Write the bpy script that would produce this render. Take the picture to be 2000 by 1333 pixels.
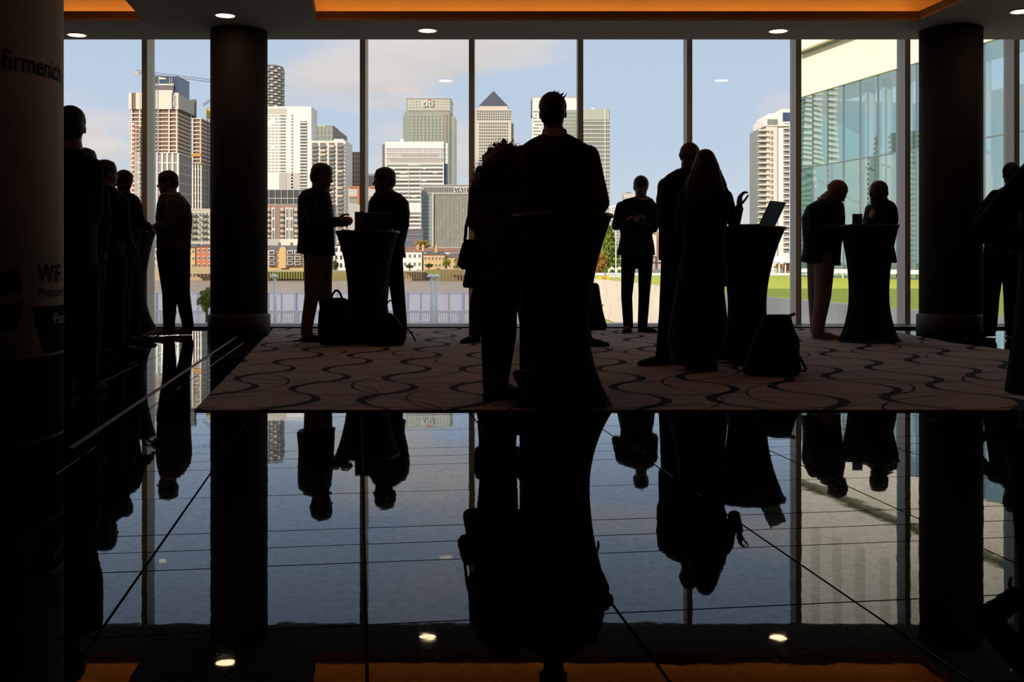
import bpy, math, random
import numpy as np
from mathutils import Vector, Matrix

# ------------------------------------------------------------------ camera
F, H, CX, CY = 2100.0, 0.81, 1000.0, 512.0      # focal length (px), eye height, horizon point
scene = bpy.context.scene
for o in list(bpy.data.objects):
    bpy.data.objects.remove(o)
C = scene.collection
cam_d = bpy.data.cameras.new('camera')
cam = bpy.data.objects.new('camera', cam_d); C.objects.link(cam)
cam.location = (0, 0, H); cam.rotation_euler = (math.pi/2, 0, 0)
cam_d.sensor_width = 36.0; cam_d.lens = F*36.0/2000.0
cam_d.shift_y = -(666.5-CY)/2000.0
cam_d.clip_start = 0.05; cam_d.clip_end = 6000
scene.camera = cam
vs = scene.view_settings
vs.view_transform = 'Standard'; vs.look = 'None'; vs.gamma = 1.0; vs.use_curve_mapping = False
vs.exposure = 0.0
scene.cycles.max_bounces = 10; scene.cycles.transparent_max_bounces = 24
scene.cycles.glossy_bounces = 5; scene.cycles.diffuse_bounces = 4
scene.cycles.caustics_reflective = False; scene.cycles.caustics_refractive = False
scene.cycles.sample_clamp_indirect = 4.0

# ------------------------------------------------------------------ sky
def N(nt, t, **kw):
    n = nt.nodes.new(t)
    for k, v in kw.items():
        setattr(n, k, v)
    return n
def math_node(nt, op, a, b=None, c=None, clamp=False):
    n = nt.nodes.new('ShaderNodeMath'); n.operation = op; n.use_clamp = clamp
    for i, v in enumerate((a, b, c)):
        if v is None: continue
        if isinstance(v, (int, float)): n.inputs[i].default_value = v
        else: nt.links.new(v, n.inputs[i])
    return n.outputs[0]
def ramp(nt, fac, stops):
    n = nt.nodes.new('ShaderNodeValToRGB'); e = n.color_ramp.elements
    while len(e) < len(stops): e.new(0.5)
    for i, (p, c) in enumerate(stops):
        e[i].position = p; e[i].color = (c[0], c[1], c[2], 1)
    nt.links.new(fac, n.inputs[0]); return n.outputs[0]

SUN_EL, SUN_AZ = math.radians(21), math.radians(38)   # low afternoon sun behind the viewer, to the left
w = bpy.data.worlds.new('sky'); scene.world = w; w.use_nodes = True
nt = w.node_tree; nt.nodes.clear()
tc = N(nt, 'ShaderNodeTexCoord')
sep = N(nt, 'ShaderNodeSeparateXYZ'); nt.links.new(tc.outputs['Generated'], sep.inputs[0])
elev = math_node(nt, 'MAXIMUM', sep.outputs['Z'], 0.0)
base = ramp(nt, elev, [(0.0, (0.72, 0.79, 0.84)), (0.10, (0.57, 0.69, 0.84)), (0.24, (0.53, 0.65, 0.82)), (1.0, (0.32, 0.45, 0.70))])
zz = math_node(nt, 'ADD', elev, 0.16)
u = math_node(nt, 'DIVIDE', sep.outputs['X'], zz); v = math_node(nt, 'DIVIDE', sep.outputs['Y'], zz)
cmb = N(nt, 'ShaderNodeCombineXYZ'); nt.links.new(u, cmb.inputs[0]); nt.links.new(v, cmb.inputs[1])
no = N(nt, 'ShaderNodeTexNoise'); no.inputs['Scale'].default_value = 0.95; no.inputs['Detail'].default_value = 8
no.inputs['Roughness'].default_value = 0.52; no.inputs['Distortion'].default_value = 0.35
mp = N(nt, 'ShaderNodeMapping'); mp.inputs['Location'].default_value = (5.2, 0.4, 0.0)
mp.inputs['Scale'].default_value = (1.0, 0.9, 1.0)
nt.links.new(cmb.outputs[0], mp.inputs[0]); nt.links.new(mp.outputs[0], no.inputs['Vector'])
cl = ramp(nt, no.outputs['Fac'], [(0.485, (0, 0, 0)), (0.60, (1, 1, 1))])
no2 = N(nt, 'ShaderNodeTexNoise'); no2.inputs['Scale'].default_value = 2.4; no2.inputs['Detail'].default_value = 6
nt.links.new(mp.outputs[0], no2.inputs['Vector'])
ccol = ramp(nt, no2.outputs['Fac'], [(0.3, (0.70, 0.66, 0.65)), (0.7, (0.90, 0.82, 0.74))])
mx = N(nt, 'ShaderNodeMix', data_type='RGBA'); 
fac = math_node(nt, 'MULTIPLY', cl, 0.85)
nt.links.new(fac, mx.inputs[0]); nt.links.new(base, mx.inputs[6]); nt.links.new(ccol, mx.inputs[7])
bg = N(nt, 'ShaderNodeBackground'); bg.inputs[1].default_value = 1.0
nt.links.new(mx.outputs[2], bg.inputs[0])
wo = N(nt, 'ShaderNodeOutputWorld'); nt.links.new(bg.outputs[0], wo.inputs[0])

sun_d = bpy.data.lights.new('sun', 'SUN'); sun_d.energy = 4.7; sun_d.angle = math.radians(0.6); sun_d.color = (1.0, 0.87, 0.72)
sun = bpy.data.objects.new('sun', sun_d); C.objects.link(sun)
sdir = Vector((math.sin(SUN_AZ)*math.cos(SUN_EL), math.cos(SUN_AZ)*math.cos(SUN_EL), -math.sin(SUN_EL)))
sun.rotation_euler = sdir.to_track_quat('-Z', 'Y').to_euler(); sun.location = (-20, -30, 40)

# ------------------------------------------------------------------ materials
MATS = {}
def mat(name, col, rough=0.7, metal=0.0, var=0.12, scale=8.0, spec=0.5, bump=0.0, coord='Object'):
    if name in MATS: return MATS[name]
    m = bpy.data.materials.new(name); m.use_nodes = True; t = m.node_tree; b = t.nodes['Principled BSDF']
    tcn = N(t, 'ShaderNodeTexCoord'); nz = N(t, 'ShaderNodeTexNoise')
    nz.inputs['Scale'].default_value = scale; nz.inputs['Detail'].default_value = 4
    t.links.new(tcn.outputs[coord], nz.inputs['Vector'])
    lo = [c*(1-var) for c in col]; hi = [min(1, c*(1+var)) for c in col]
    t.links.new(ramp(t, nz.outputs['Fac'], [(0.3, lo), (0.7, hi)]), b.inputs['Base Color'])
    b.inputs['Roughness'].default_value = rough; b.inputs['Metallic'].default_value = metal
    b.inputs['Specular IOR Level'].default_value = spec
    if bump:
        bn = N(t, 'ShaderNodeBump'); bn.inputs['Strength'].default_value = bump; bn.inputs['Distance'].default_value = 0.02
        t.links.new(nz.outputs['Fac'], bn.inputs['Height']); t.links.new(bn.outputs[0], b.inputs['Normal'])
    MATS[name] = m; return m
def emit(name, col, strength):
    if name in MATS: return MATS[name]
    m = bpy.data.materials.new(name); m.use_nodes = True; t = m.node_tree; t.nodes.clear()
    e = N(t, 'ShaderNodeEmission'); e.inputs[0].default_value = (*col, 1); e.inputs[1].default_value = strength
    o = N(t, 'ShaderNodeOutputMaterial'); t.links.new(e.outputs[0], o.inputs[0]); MATS[name] = m; return m
def pane_mat(name, tint, refl, glosscol=(1, 1, 1), wave=0.0, wscale=0.3, fres=True, rough=0.0):
    """thin glass: tinted see-through plus mirror reflection"""
    m = bpy.data.materials.new(name); m.use_nodes = True; t = m.node_tree; t.nodes.clear()
    tr = N(t, 'ShaderNodeBsdfTransparent'); tr.inputs[0].default_value = (*tint, 1)
    gl = N(t, 'ShaderNodeBsdfGlossy'); gl.inputs['Color'].default_value = (*glosscol, 1); gl.inputs['Roughness'].default_value = rough
    mxs = N(t, 'ShaderNodeMixShader'); o = N(t, 'ShaderNodeOutputMaterial')
    if fres:
        lw = N(t, 'ShaderNodeFresnel'); lw.inputs[0].default_value = 1.5
        t.links.new(math_node(t, 'MULTIPLY', lw.outputs[0], refl, clamp=True), mxs.inputs[0])
    else:
        mxs.inputs[0].default_value = refl
    if wave:
        tcn = N(t, 'ShaderNodeTexCoord'); nz = N(t, 'ShaderNodeTexNoise'); nz.inputs['Scale'].default_value = wscale; nz.inputs['Detail'].default_value = 1.0
        t.links.new(tcn.outputs['Object'], nz.inputs['Vector'])
        bn = N(t, 'ShaderNodeBump'); bn.inputs['Strength'].default_value = wave; bn.inputs['Distance'].default_value = 1.0
        t.links.new(nz.outputs['Fac'], bn.inputs['Height']); t.links.new(bn.outputs[0], gl.inputs['Normal'])
    t.links.new(tr.outputs[0], mxs.inputs[1]); t.links.new(gl.outputs[0], mxs.inputs[2]); t.links.new(mxs.outputs[0], o.inputs[0])
    MATS[name] = m; return m

# ------------------------------------------------------------------ geometry helpers
def P(x, y, Y):
    """the point that lies Y metres away on the ray through photo position (x, y)"""
    return Vector(((x-CX)*Y/F, Y, H-(y-CY)*Y/F))
def PX(x, Y): return (x-CX)*Y/F
def PZ(y, Y): return H-(y-CY)*Y/F
def YF(y): return F*H/(y-CY)                      # distance of a floor point seen at height y

def tag(o, label=None, cat=None, group=None, kind=None):
    if label: o['label'] = label
    if cat: o['category'] = cat
    if group: o['group'] = group
    if kind: o['kind'] = kind
    return o
def empty(name, loc=(0, 0, 0), label=None, cat=None, group=None, kind=None):
    o = bpy.data.objects.new(name, None); C.objects.link(o); o.location = loc; o.empty_display_size = 0.1
    return tag(o, label, cat, group, kind)
def mesh_obj(name, verts, faces, m, parent=None, smooth=False, world=True):
    me = bpy.data.meshes.new(name)
    off = Vector((0, 0, 0))
    if parent is not None and world:
        p = parent
        while p is not None:
            off += p.location; p = p.parent
    me.from_pydata([(v[0]-off.x, v[1]-off.y, v[2]-off.z) for v in verts], [], faces)
    if m is not None: me.materials.append(m)
    if smooth: me.polygons.foreach_set('use_smooth', [True]*len(me.polygons))
    me.update()
    o = bpy.data.objects.new(name, me); C.objects.link(o)
    if parent is not None: o.parent = parent
    return o
BOXF = [(0, 3, 2, 1), (4, 5, 6, 7), (0, 1, 5, 4), (1, 2, 6, 5), (2, 3, 7, 6), (3, 0, 4, 7)]
def boxv(lo, hi):
    x0, y0, z0 = lo; x1, y1, z1 = hi
    return [(x0, y0, z0), (x1, y0, z0), (x1, y1, z0), (x0, y1, z0), (x0, y0, z1), (x1, y0, z1), (x1, y1, z1), (x0, y1, z1)]
class MB:
    """collects shapes for ONE mesh"""
    def __init__(s): s.v = []; s.f = []
    def add(s, v, f):
        n = len(s.v); s.v += [tuple(p) for p in v]; s.f += [tuple(i+n for i in q) for q in f]; return s
    def box(s, lo, hi): return s.add(boxv(lo, hi), BOXF)
    def prism(s, poly, z0, z1):
        n = len(poly)
        v = [(p[0], p[1], z0) for p in poly]+[(p[0], p[1], z1) for p in poly]
        f = [tuple(range(n-1, -1, -1)), tuple(range(n, 2*n))]+[(i, (i+1) % n, (i+1) % n+n, i+n) for i in range(n)]
        return s.add(v, f)
    def rc(s, p0, r0, p1, r1, n=12, hs=3):
        """tapered capsule"""
        p0 = Vector(p0); p1 = Vector(p1); d = p1-p0; L = d.length
        d = d/L if L > 1e-6 else Vector((0, 0, 1))
        a = d.orthogonal().normalized(); b = d.cross(a)
        prof = [(-r0*math.cos(i*math.pi/2/hs), r0*math.sin(i*math.pi/2/hs)) for i in range(hs+1)]
        prof += [(L+r1*math.sin(i*math.pi/2/hs), r1*math.cos(i*math.pi/2/hs)) for i in range(hs+1)]
        prof[0] = (-r0, 0.0); prof[-1] = (L+r1, 0.0)
        return s._lathe(p0, d, a, b, prof, n)
    def cyl(s, p0, r0, p1, r1, n=16):
        p0 = Vector(p0); p1 = Vector(p1); d = p1-p0; L = d.length; d = d/L
        a = d.orthogonal().normalized(); b = d.cross(a)
        return s._lathe(p0, d, a, b, [(0, 0.0), (0, r0), (L, r1), (L, 0.0)], n)
    def lathe(s, base, prof, n=32):
        """prof: (z, r) pairs turned about the vertical through base"""
        return s._lathe(Vector(base), Vector((0, 0, 1)), Vector((1, 0, 0)), Vector((0, 1, 0)), prof, n)
    def _lathe(s, o, d, a, b, prof, n):
        rows = []; v = []; f = []
        for h, r in prof:
            if r < 1e-7:
                rows.append([len(v)]); v.append(o+d*h)
            else:
                rows.append(list(range(len(v), len(v)+n)))
                for i in range(n):
                    t = 2*math.pi*i/n; v.append(o+d*h+(a*math.cos(t)+b*math.sin(t))*r)
        for q, w_ in zip(rows, rows[1:]):
            for i in range(n):
                j = (i+1) % n
                if len(q) == 1 and len(w_) == 1: continue
                if len(q) == 1: f.append((q[0], w_[j], w_[i]))
                elif len(w_) == 1: f.append((q[i], q[j], w_[0]))
                else: f.append((q[i], q[j], w_[j], w_[i]))
        return s.add(v, f)
    def ell(s, c, r, ax=None, n=14, m=8):
        c = Vector(c); ax = ax or (Vector((1, 0, 0)), Vector((0, 1, 0)), Vector((0, 0, 1)))
        v = []; f = []
        for i in range(m+1):
            t = math.pi*i/m
            for j in range(n):
                p = 2*math.pi*j/n
                v.append(c+ax[0]*(r[0]*math.sin(t)*math.cos(p))+ax[1]*(r[1]*math.sin(t)*math.sin(p))+ax[2]*(r[2]*math.cos(t)))
        for i in range(m):
            for j in range(n):
                k = (j+1) % n; f.append((i*n+j, i*n+n+j, i*n+n+k, i*n+k))
        return s.add(v, f)
    def loft(s, rings, n=24, pw=2.3):
        """rings: (x, y, z, rx, ry), level super-ellipses joined to a closed skin"""
        v = []; f = []
        for (x, y, z, rx, ry) in rings:
            for i in range(n):
                t = 2*math.pi*i/n; ct, st = math.cos(t), math.sin(t)
                v.append((x+rx*math.copysign(abs(ct)**(2/pw), ct), y+ry*math.copysign(abs(st)**(2/pw), st), z))
        for q in range(len(rings)-1):
            for i in range(n):
                j = (i+1) % n; f.append((q*n+i, q*n+j, q*n+n+j, q*n+n+i))
        f.append(tuple(range(n-1, -1, -1))); f.append(tuple(range((len(rings)-1)*n, len(rings)*n)))
        return s.add(v, f)
    def tube(s, pts, r, n=8):
        for a, b in zip(pts, pts[1:]): s.rc(a, r, b, r, n, 2)
        return s
    def build(s, name, m, parent=None, smooth=False, voxel=None, sm=2):
        o = mesh_obj(name, s.v, s.f, m, parent, smooth)
        if voxel:
            r = o.modifiers.new('remesh', 'REMESH'); r.mode = 'VOXEL'; r.voxel_size = voxel; r.use_smooth_shade = True
            if sm:
                q = o.modifiers.new('smooth', 'SMOOTH'); q.factor = 0.5; q.iterations = sm
        return o
UNIT = {}
def unit_box(m):
    if m.name not in UNIT:
        me = bpy.data.meshes.new('block_'+m.name)
        me.from_pydata(boxv((0, 0, 0), (1, 1, 1)), [], BOXF); me.materials.append(m); me.update(); UNIT[m.name] = me
    return UNIT[m.name]
def bx(name, lo, hi, m, parent=None):
    """one box-shaped piece; alike pieces share their mesh"""
    o = bpy.data.objects.new(name, unit_box(m)); C.objects.link(o)
    off = Vector((0, 0, 0))
    if parent is not None:
        o.parent = parent; p = parent
        while p is not None:
            off += p.location; p = p.parent
    o.location = Vector(lo)-off; o.scale = (hi[0]-lo[0], hi[1]-lo[1], hi[2]-lo[2])
    return o
def text_mesh(txt, size, extrude=0.0):
    cu = bpy.data.curves.new('lettering', 'FONT'); cu.body = txt; cu.size = size; cu.extrude = extrude
    cu.align_x = 'LEFT'; cu.resolution_u = 3
    o = bpy.data.objects.new('lettering', cu); C.objects.link(o)
    me = bpy.data.meshes.new_from_object(o); C.objects.unlink(o); bpy.data.objects.remove(o)
    vs_ = [tuple(q.co) for q in me.vertices]; fs = [tuple(p.vertices) for p in me.polygons]
    bpy.data.meshes.remove(me); return vs_, fs
def flat_text(name, txt, x0, x1, y0, y1, Y, m, parent, thick=0.15, rot=False, bold=0.0):
    """upright lettering filling the photo rectangle at distance Y"""
    v, f = text_mesh(txt, 1.0, 0.02)
    a = np.array(v)
    if rot: a = np.stack([-a[:, 1], a[:, 0], a[:, 2]], 1)
    lo = a.min(0); hi = a.max(0)
    X0, X1, Z0, Z1 = PX(x0, Y), PX(x1, Y), PZ(y1, Y), PZ(y0, Y)
    vv = [(X0+(p[0]-lo[0])/(hi[0]-lo[0])*(X1-X0), Y-(p[2]-lo[2])/(hi[2]-lo[2])*thick, Z0+(p[1]-lo[1])/(hi[1]-lo[1])*(Z1-Z0)) for p in a]
    return mesh_obj(name, vv, f, m, parent)
random.seed(7)
# ================================================================== THE ROOM
YG, YE, HC = 13.68, 12.51, 3.40        # glass line, edge of the ceiling before the blind pocket, ceiling height
m_ceil = mat('ceiling_paint', (0.38, 0.31, 0.22), 0.9, var=0.04, scale=3)
m_lip = mat('coffer_paint', (0.20, 0.15, 0.10), 0.85, var=0.05)
m_cove = mat('cove_paint', (0.70, 0.55, 0.40), 0.9, var=0.04, scale=2)
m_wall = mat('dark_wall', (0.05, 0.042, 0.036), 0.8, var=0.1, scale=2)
m_alu = mat('mullion_aluminium', (0.76, 0.69, 0.58), 0.55, metal=0.0, var=0.04, scale=3)
m_frame = mat('frame_dark', (0.09, 0.085, 0.08), 0.5, var=0.06)
m_conc = mat('facade_render', (0.55, 0.52, 0.48), 0.9, scale=0.4)

def granite():
    """dark stone whose slightly pitted polish mirrors best at low angles"""
    m = bpy.data.materials.new('polished_granite'); m.use_nodes = True; t = m.node_tree; t.nodes.clear()
    geo = N(t, 'ShaderNodeNewGeometry')
    n1 = N(t, 'ShaderNodeTexNoise'); n1.inputs['Scale'].default_value = 160; n1.inputs['Detail'].default_value = 3
    n2 = N(t, 'ShaderNodeTexNoise'); n2.inputs['Scale'].default_value = 120; n2.inputs['Detail'].default_value = 5; n2.inputs['Roughness'].default_value = 0.75
    n4 = N(t, 'ShaderNodeTexNoise'); n4.inputs['Scale'].default_value = 34; n4.inputs['Detail'].default_value = 6; n4.inputs['Roughness'].default_value = 0.7
    n3 = N(t, 'ShaderNodeTexNoise'); n3.inputs['Scale'].default_value = 9.0; n3.inputs['Detail'].default_value = 2
    for q in (n1, n2, n3, n4): t.links.new(geo.outputs['Position'], q.inputs['Vector'])
    df = N(t, 'ShaderNodeBsdfDiffuse'); gl = N(t, 'ShaderNodeBsdfGlossy'); gl.inputs['Color'].default_value = (0.88, 0.94, 1.0, 1); mxs = N(t, 'ShaderNodeMixShader'); o = N(t, 'ShaderNodeOutputMaterial')
    t.links.new(ramp(t, n1.outputs['Fac'], [(0.35, (0.005, 0.0045, 0.004)), (0.62, (0.012, 0.010, 0.009)), (0.75, (0.026, 0.021, 0.017))]), df.inputs['Color'])
    t.links.new(ramp(t, n2.outputs['Fac'], [(0.33, (0.20,)*3), (0.40, (0.016,)*3)]), gl.inputs['Roughness'])
    fr = N(t, 'ShaderNodeFresnel'); fr.inputs[0].default_value = 1.5
    k = math_node(t, 'MULTIPLY', math_node(t, 'POWER', fr.outputs[0], 1.8), 2.25)
    wear = math_node(t, 'MULTIPLY', ramp(t, n2.outputs['Fac'], [(0.33, (0.30,)*3), (0.41, (1.0,)*3)]), ramp(t, n4.outputs['Fac'], [(0.3, (0.80,)*3), (0.6, (1.06,)*3)]))
    t.links.new(math_node(t, 'MULTIPLY', k, wear, clamp=True), mxs.inputs[0])
    bn = N(t, 'ShaderNodeBump'); bn.inputs['Strength'].default_value = 0.006; bn.inputs['Distance'].default_value = 0.02
    t.links.new(n3.outputs['Fac'], bn.inputs['Height']); t.links.new(bn.outputs[0], gl.inputs['Normal'])
    t.links.new(df.outputs[0], mxs.inputs[1]); t.links.new(gl.outputs[0], mxs.inputs[2]); t.links.new(mxs.outputs[0], o.inputs[0])
    MATS[m.name] = m; return m
m_gran = granite()

def carpet_mat():
    m = bpy.data.materials.new('ring_carpet'); m.use_nodes = True; t = m.node_tree; b = t.nodes['Principled BSDF']
    geo = N(t, 'ShaderNodeNewGeometry'); mp_ = N(t, 'ShaderNodeMapping'); mp_.vector_type = 'POINT'
    mp_.inputs['Rotation'].default_value = (0, 0, 0.0)
    t.links.new(geo.outputs['Position'], mp_.inputs[0])
    s_ = N(t, 'ShaderNodeSeparateXYZ'); t.links.new(mp_.outputs[0], s_.inputs[0])
    def ring(ax, ay, ox, oy, r, w0, w1, ph):
        u_ = math_node(t, 'ADD', math_node(t, 'DIVIDE', s_.outputs[0], ax), ox)
        v_ = math_node(t, 'ADD', math_node(t, 'DIVIDE', s_.outputs[1], ay), oy)
        du = math_node(t, 'MULTIPLY', math_node(t, 'SUBTRACT', math_node(t, 'FRACT', u_), 0.5), ax)
        dv = math_node(t, 'MULTIPLY', math_node(t, 'SUBTRACT', math_node(t, 'FRACT', v_), 0.5), ay)
        d = math_node(t, 'SQRT', math_node(t, 'ADD', math_node(t, 'MULTIPLY', du, du), math_node(t, 'MULTIPLY', dv, dv)))
        ang = math_node(t, 'ARCTAN2', dv, du)
        wv = math_node(t, 'MULTIPLY_ADD', math_node(t, 'POWER', math_node(t, 'ABSOLUTE', math_node(t, 'COSINE', math_node(t, 'ADD', ang, ph))), 3.0), w1-w0, w0)
        return math_node(t, 'LESS_THAN', math_node(t, 'ABSOLUTE', math_node(t, 'SUBTRACT', d, r)), wv)
    rings = [ring(1.02, 1.2, -0.01, 0.292, 0.375, 0.008, 0.034, 0.25), ring(1.02, 1.2, 0.49, 0.792, 0.385, 0.008, 0.030, 0.25),
             ring(2.04, 2.4, 0.10, 0.15, 0.86, 0.006, 0.010, 0.9), ring(2.04, 2.4, 0.62, 0.55, 0.80, 0.006, 0.009, 0.2), ring(2.04, 2.4, 0.35, 0.83, 0.93, 0.005, 0.009, 1.5)]
    tot = rings[0]
    for q in rings[1:]: tot = math_node(t, 'MAXIMUM', tot, q)
    nz = N(t, 'ShaderNodeTexNoise'); nz.inputs['Scale'].default_value = 120; nz.inputs['Detail'].default_value = 3
    t.links.new(geo.outputs['Position'], nz.inputs['Vector'])
    nz2 = N(t, 'ShaderNodeTexNoise'); nz2.inputs['Scale'].default_value = 1.4
    t.links.new(geo.outputs['Position'], nz2.inputs['Vector'])
    g1 = ramp(t, nz.outputs['Fac'], [(0.3, (0.29, 0.215, 0.17)), (0.7, (0.46, 0.35, 0.285))])
    mxa = N(t, 'ShaderNodeMix', data_type='RGBA'); mxa.inputs[7].default_value = (0.012, 0.010, 0.011, 1)
    t.links.new(tot, mxa.inputs[0]); t.links.new(g1, mxa.inputs[6])
    t.links.new(mxa.outputs[2], b.inputs['Base Color']); b.inputs['Roughness'].default_value = 1.0
    b.inputs['Specular IOR Level'].default_value = 0.1
    t.links.new(math_node(t, 'MULTIPLY', math_node(t, 'SUBTRACT', 1.0, tot), 0.22), b.inputs['Sheen Weight']); b.inputs['Sheen Roughness'].default_value = 0.45; b.inputs['Sheen Tint'].default_value = (0.8, 0.74, 0.68, 1)
    bn = N(t, 'ShaderNodeBump'); bn.inputs['Strength'].default_value = 0.4; bn.inputs['Distance'].default_value = 0.004
    t.links.new(nz.outputs['Fac'], bn.inputs['Height']); t.links.new(bn.outputs[0], b.inputs['Normal'])
    MATS[m.name] = m; return m

# ---- floor: grout bed with polished tiles laid on it
floor = MB().box((-12, -5, -0.3), (12, 13.9, -0.006)).build('floor', mat('grout', (0.012, 0.011, 0.01), 0.9)); tag(floor, kind='structure')
carpet_poly = [(-1.72, 5.82), (5.45, 5.82), (4.60, 9.5), (4.36, 10.63), (4.41, 12.33), (4.41, 12.98), (-2.88, 12.98)]
def in_carpet(x, y, mrg=0.0):
    xl = -1.72+(y-5.82)*(-1.16/7.16)+mrg
    xr = 5.45+(y-5.82)*(-1.09/4.81) if y < 10.63 else 4.36
    return 5.82+mrg < y < 12.98-mrg and xl < x < xr-mrg
ta = math.atan(0.143); e1 = Vector((math.cos(ta), math.sin(ta))); e2 = Vector((-math.sin(ta), math.cos(ta)))
W_, N_ = 0.497*1.0101, 0.188*1.0101
vrow = []; vv = 3.271*1.0101-3*1.37*1.0101
while vv < 14.2:
    for q in (W_, W_, N_, N_):
        vrow.append((vv, q)); vv += q
tile_me = {}
def tile_mesh(wd):
    if wd not in tile_me:
        g = 0.0034; me = bpy.data.meshes.new('tile'); bvl = 0.0004
        a0, a1, b0, b1 = g, 0.577-g, g, wd-g
        lo = [(a0, b0), (a1, b0), (a1, b1), (a0, b1)]; hi = [(a0+bvl, b0+bvl), (a1-bvl, b0+bvl), (a1-bvl, b1-bvl), (a0+bvl, b1-bvl)]
        v_ = [(*p, -0.006) for p in lo]+[(*p, -0.001) for p in lo]+[(*p, 0.0) for p in hi]
        f_ = [(8, 9, 10, 11)]+[(i, (i+1) % 4, (i+1) % 4+4, i+4) for i in range(4)]+[(i+4, (i+1) % 4+4, (i+1) % 4+8, i+8) for i in range(4)]
        me.from_pydata(v_, [], f_); me.materials.append(m_gran); me.update(); tile_me[wd] = me
    return tile_me[wd]
rest = MB(); ntile = 0; rr = random.Random(3)
for (v0, wd) in vrow:
    for k in range(-22, 26):
        u0 = k*0.577
        org = Vector((0.0175, 0))+e1*u0+e2*v0
        corners = [org, org+e1*0.577, org+e1*0.577+e2*wd, org+e2*wd]
        cx, cy = org.x+0.28, org.y+wd/2
        if cy < 0.6 or cy > 13.5 or abs(cx) > 9.5: continue
        if all(in_carpet(c.x, c.y, 0.02) for c in corners): continue
        px = 1000+cx/max(cy, 0.3)*F
        vis = -80 < px < 2080 and cy > 1.6 and (cy < 6.2 or px < 640 or px > 1700)
        if vis and ntile < 298:
            o = bpy.data.objects.new('tile', tile_mesh(wd)); C.objects.link(o); o.parent = floor
            o.location = (org.x, org.y, 0); o.rotation_euler = (rr.gauss(0, 0.00022), rr.gauss(0, 0.00022), ta); ntile += 1
        else:
            g = 0.0034
            q = [org+e1*g+e2*g, org+e1*(0.577-g)+e2*g, org+e1*(0.577-g)+e2*(wd-g), org+e1*g+e2*(wd-g)]
            rest.prism([(p.x, p.y) for p in q], -0.006, 0.0)
tag(rest.build('tile_field', m_gran, floor), kind='stuff')
carpet = MB().prism(carpet_poly, 0.0005, 0.009).build('carpet', carpet_mat())
tag(carpet, 'brown carpet patterned with thin black overlapping rings', 'carpet')
# pale strip set into the floor beside the carpet
p0, p1 = P(136, 877, YF(877)), P(470, 653, YF(653)); dv = (p1-p0).normalized(); nn = Vector((-dv.y, dv.x, 0))*0.012
MB().prism([(p0-nn)[:2], (p0+nn)[:2], (p1+nn)[:2], (p1-nn)[:2]], -0.004, 0.0025).build('trim_1', mat('strip_metal', (0.20, 0.17, 0.14), 0.6, metal=0.0)); tag(bpy.data.objects['trim_1'], kind='structure')

# ---- walls that close the room
for nm, lo, hi in (('wall_left', (-12.2, -5, 0), (-12, 13.6, 3.95)), ('wall_right', (12, -5, 0), (12.2, 13.6, 3.95)), ('wall_back', (-12, -5.2, 0), (12, -5, 3.95))):
    tag(MB().box(lo, hi).build(nm, m_wall), kind='structure')
tag(MB().box((-80, -40, 3.95), (17, 13.9, 26.0)).build('wall_upper', m_conc), kind='structure')
tag(MB().box((-80, -40, -7), (17, 13.9, -0.3)).build('wall_lower', m_conc), kind='structure')
for sgn in (-1, 1):
    a, b = (-80, -12.2) if sgn < 0 else (12.2, 17)
    tag(MB().box((a, 13.2, -0.3), (b, 13.9, 3.95)).build('wall_facade_'+('left' if sgn < 0 else 'right'), m_conc), kind='structure')

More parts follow.
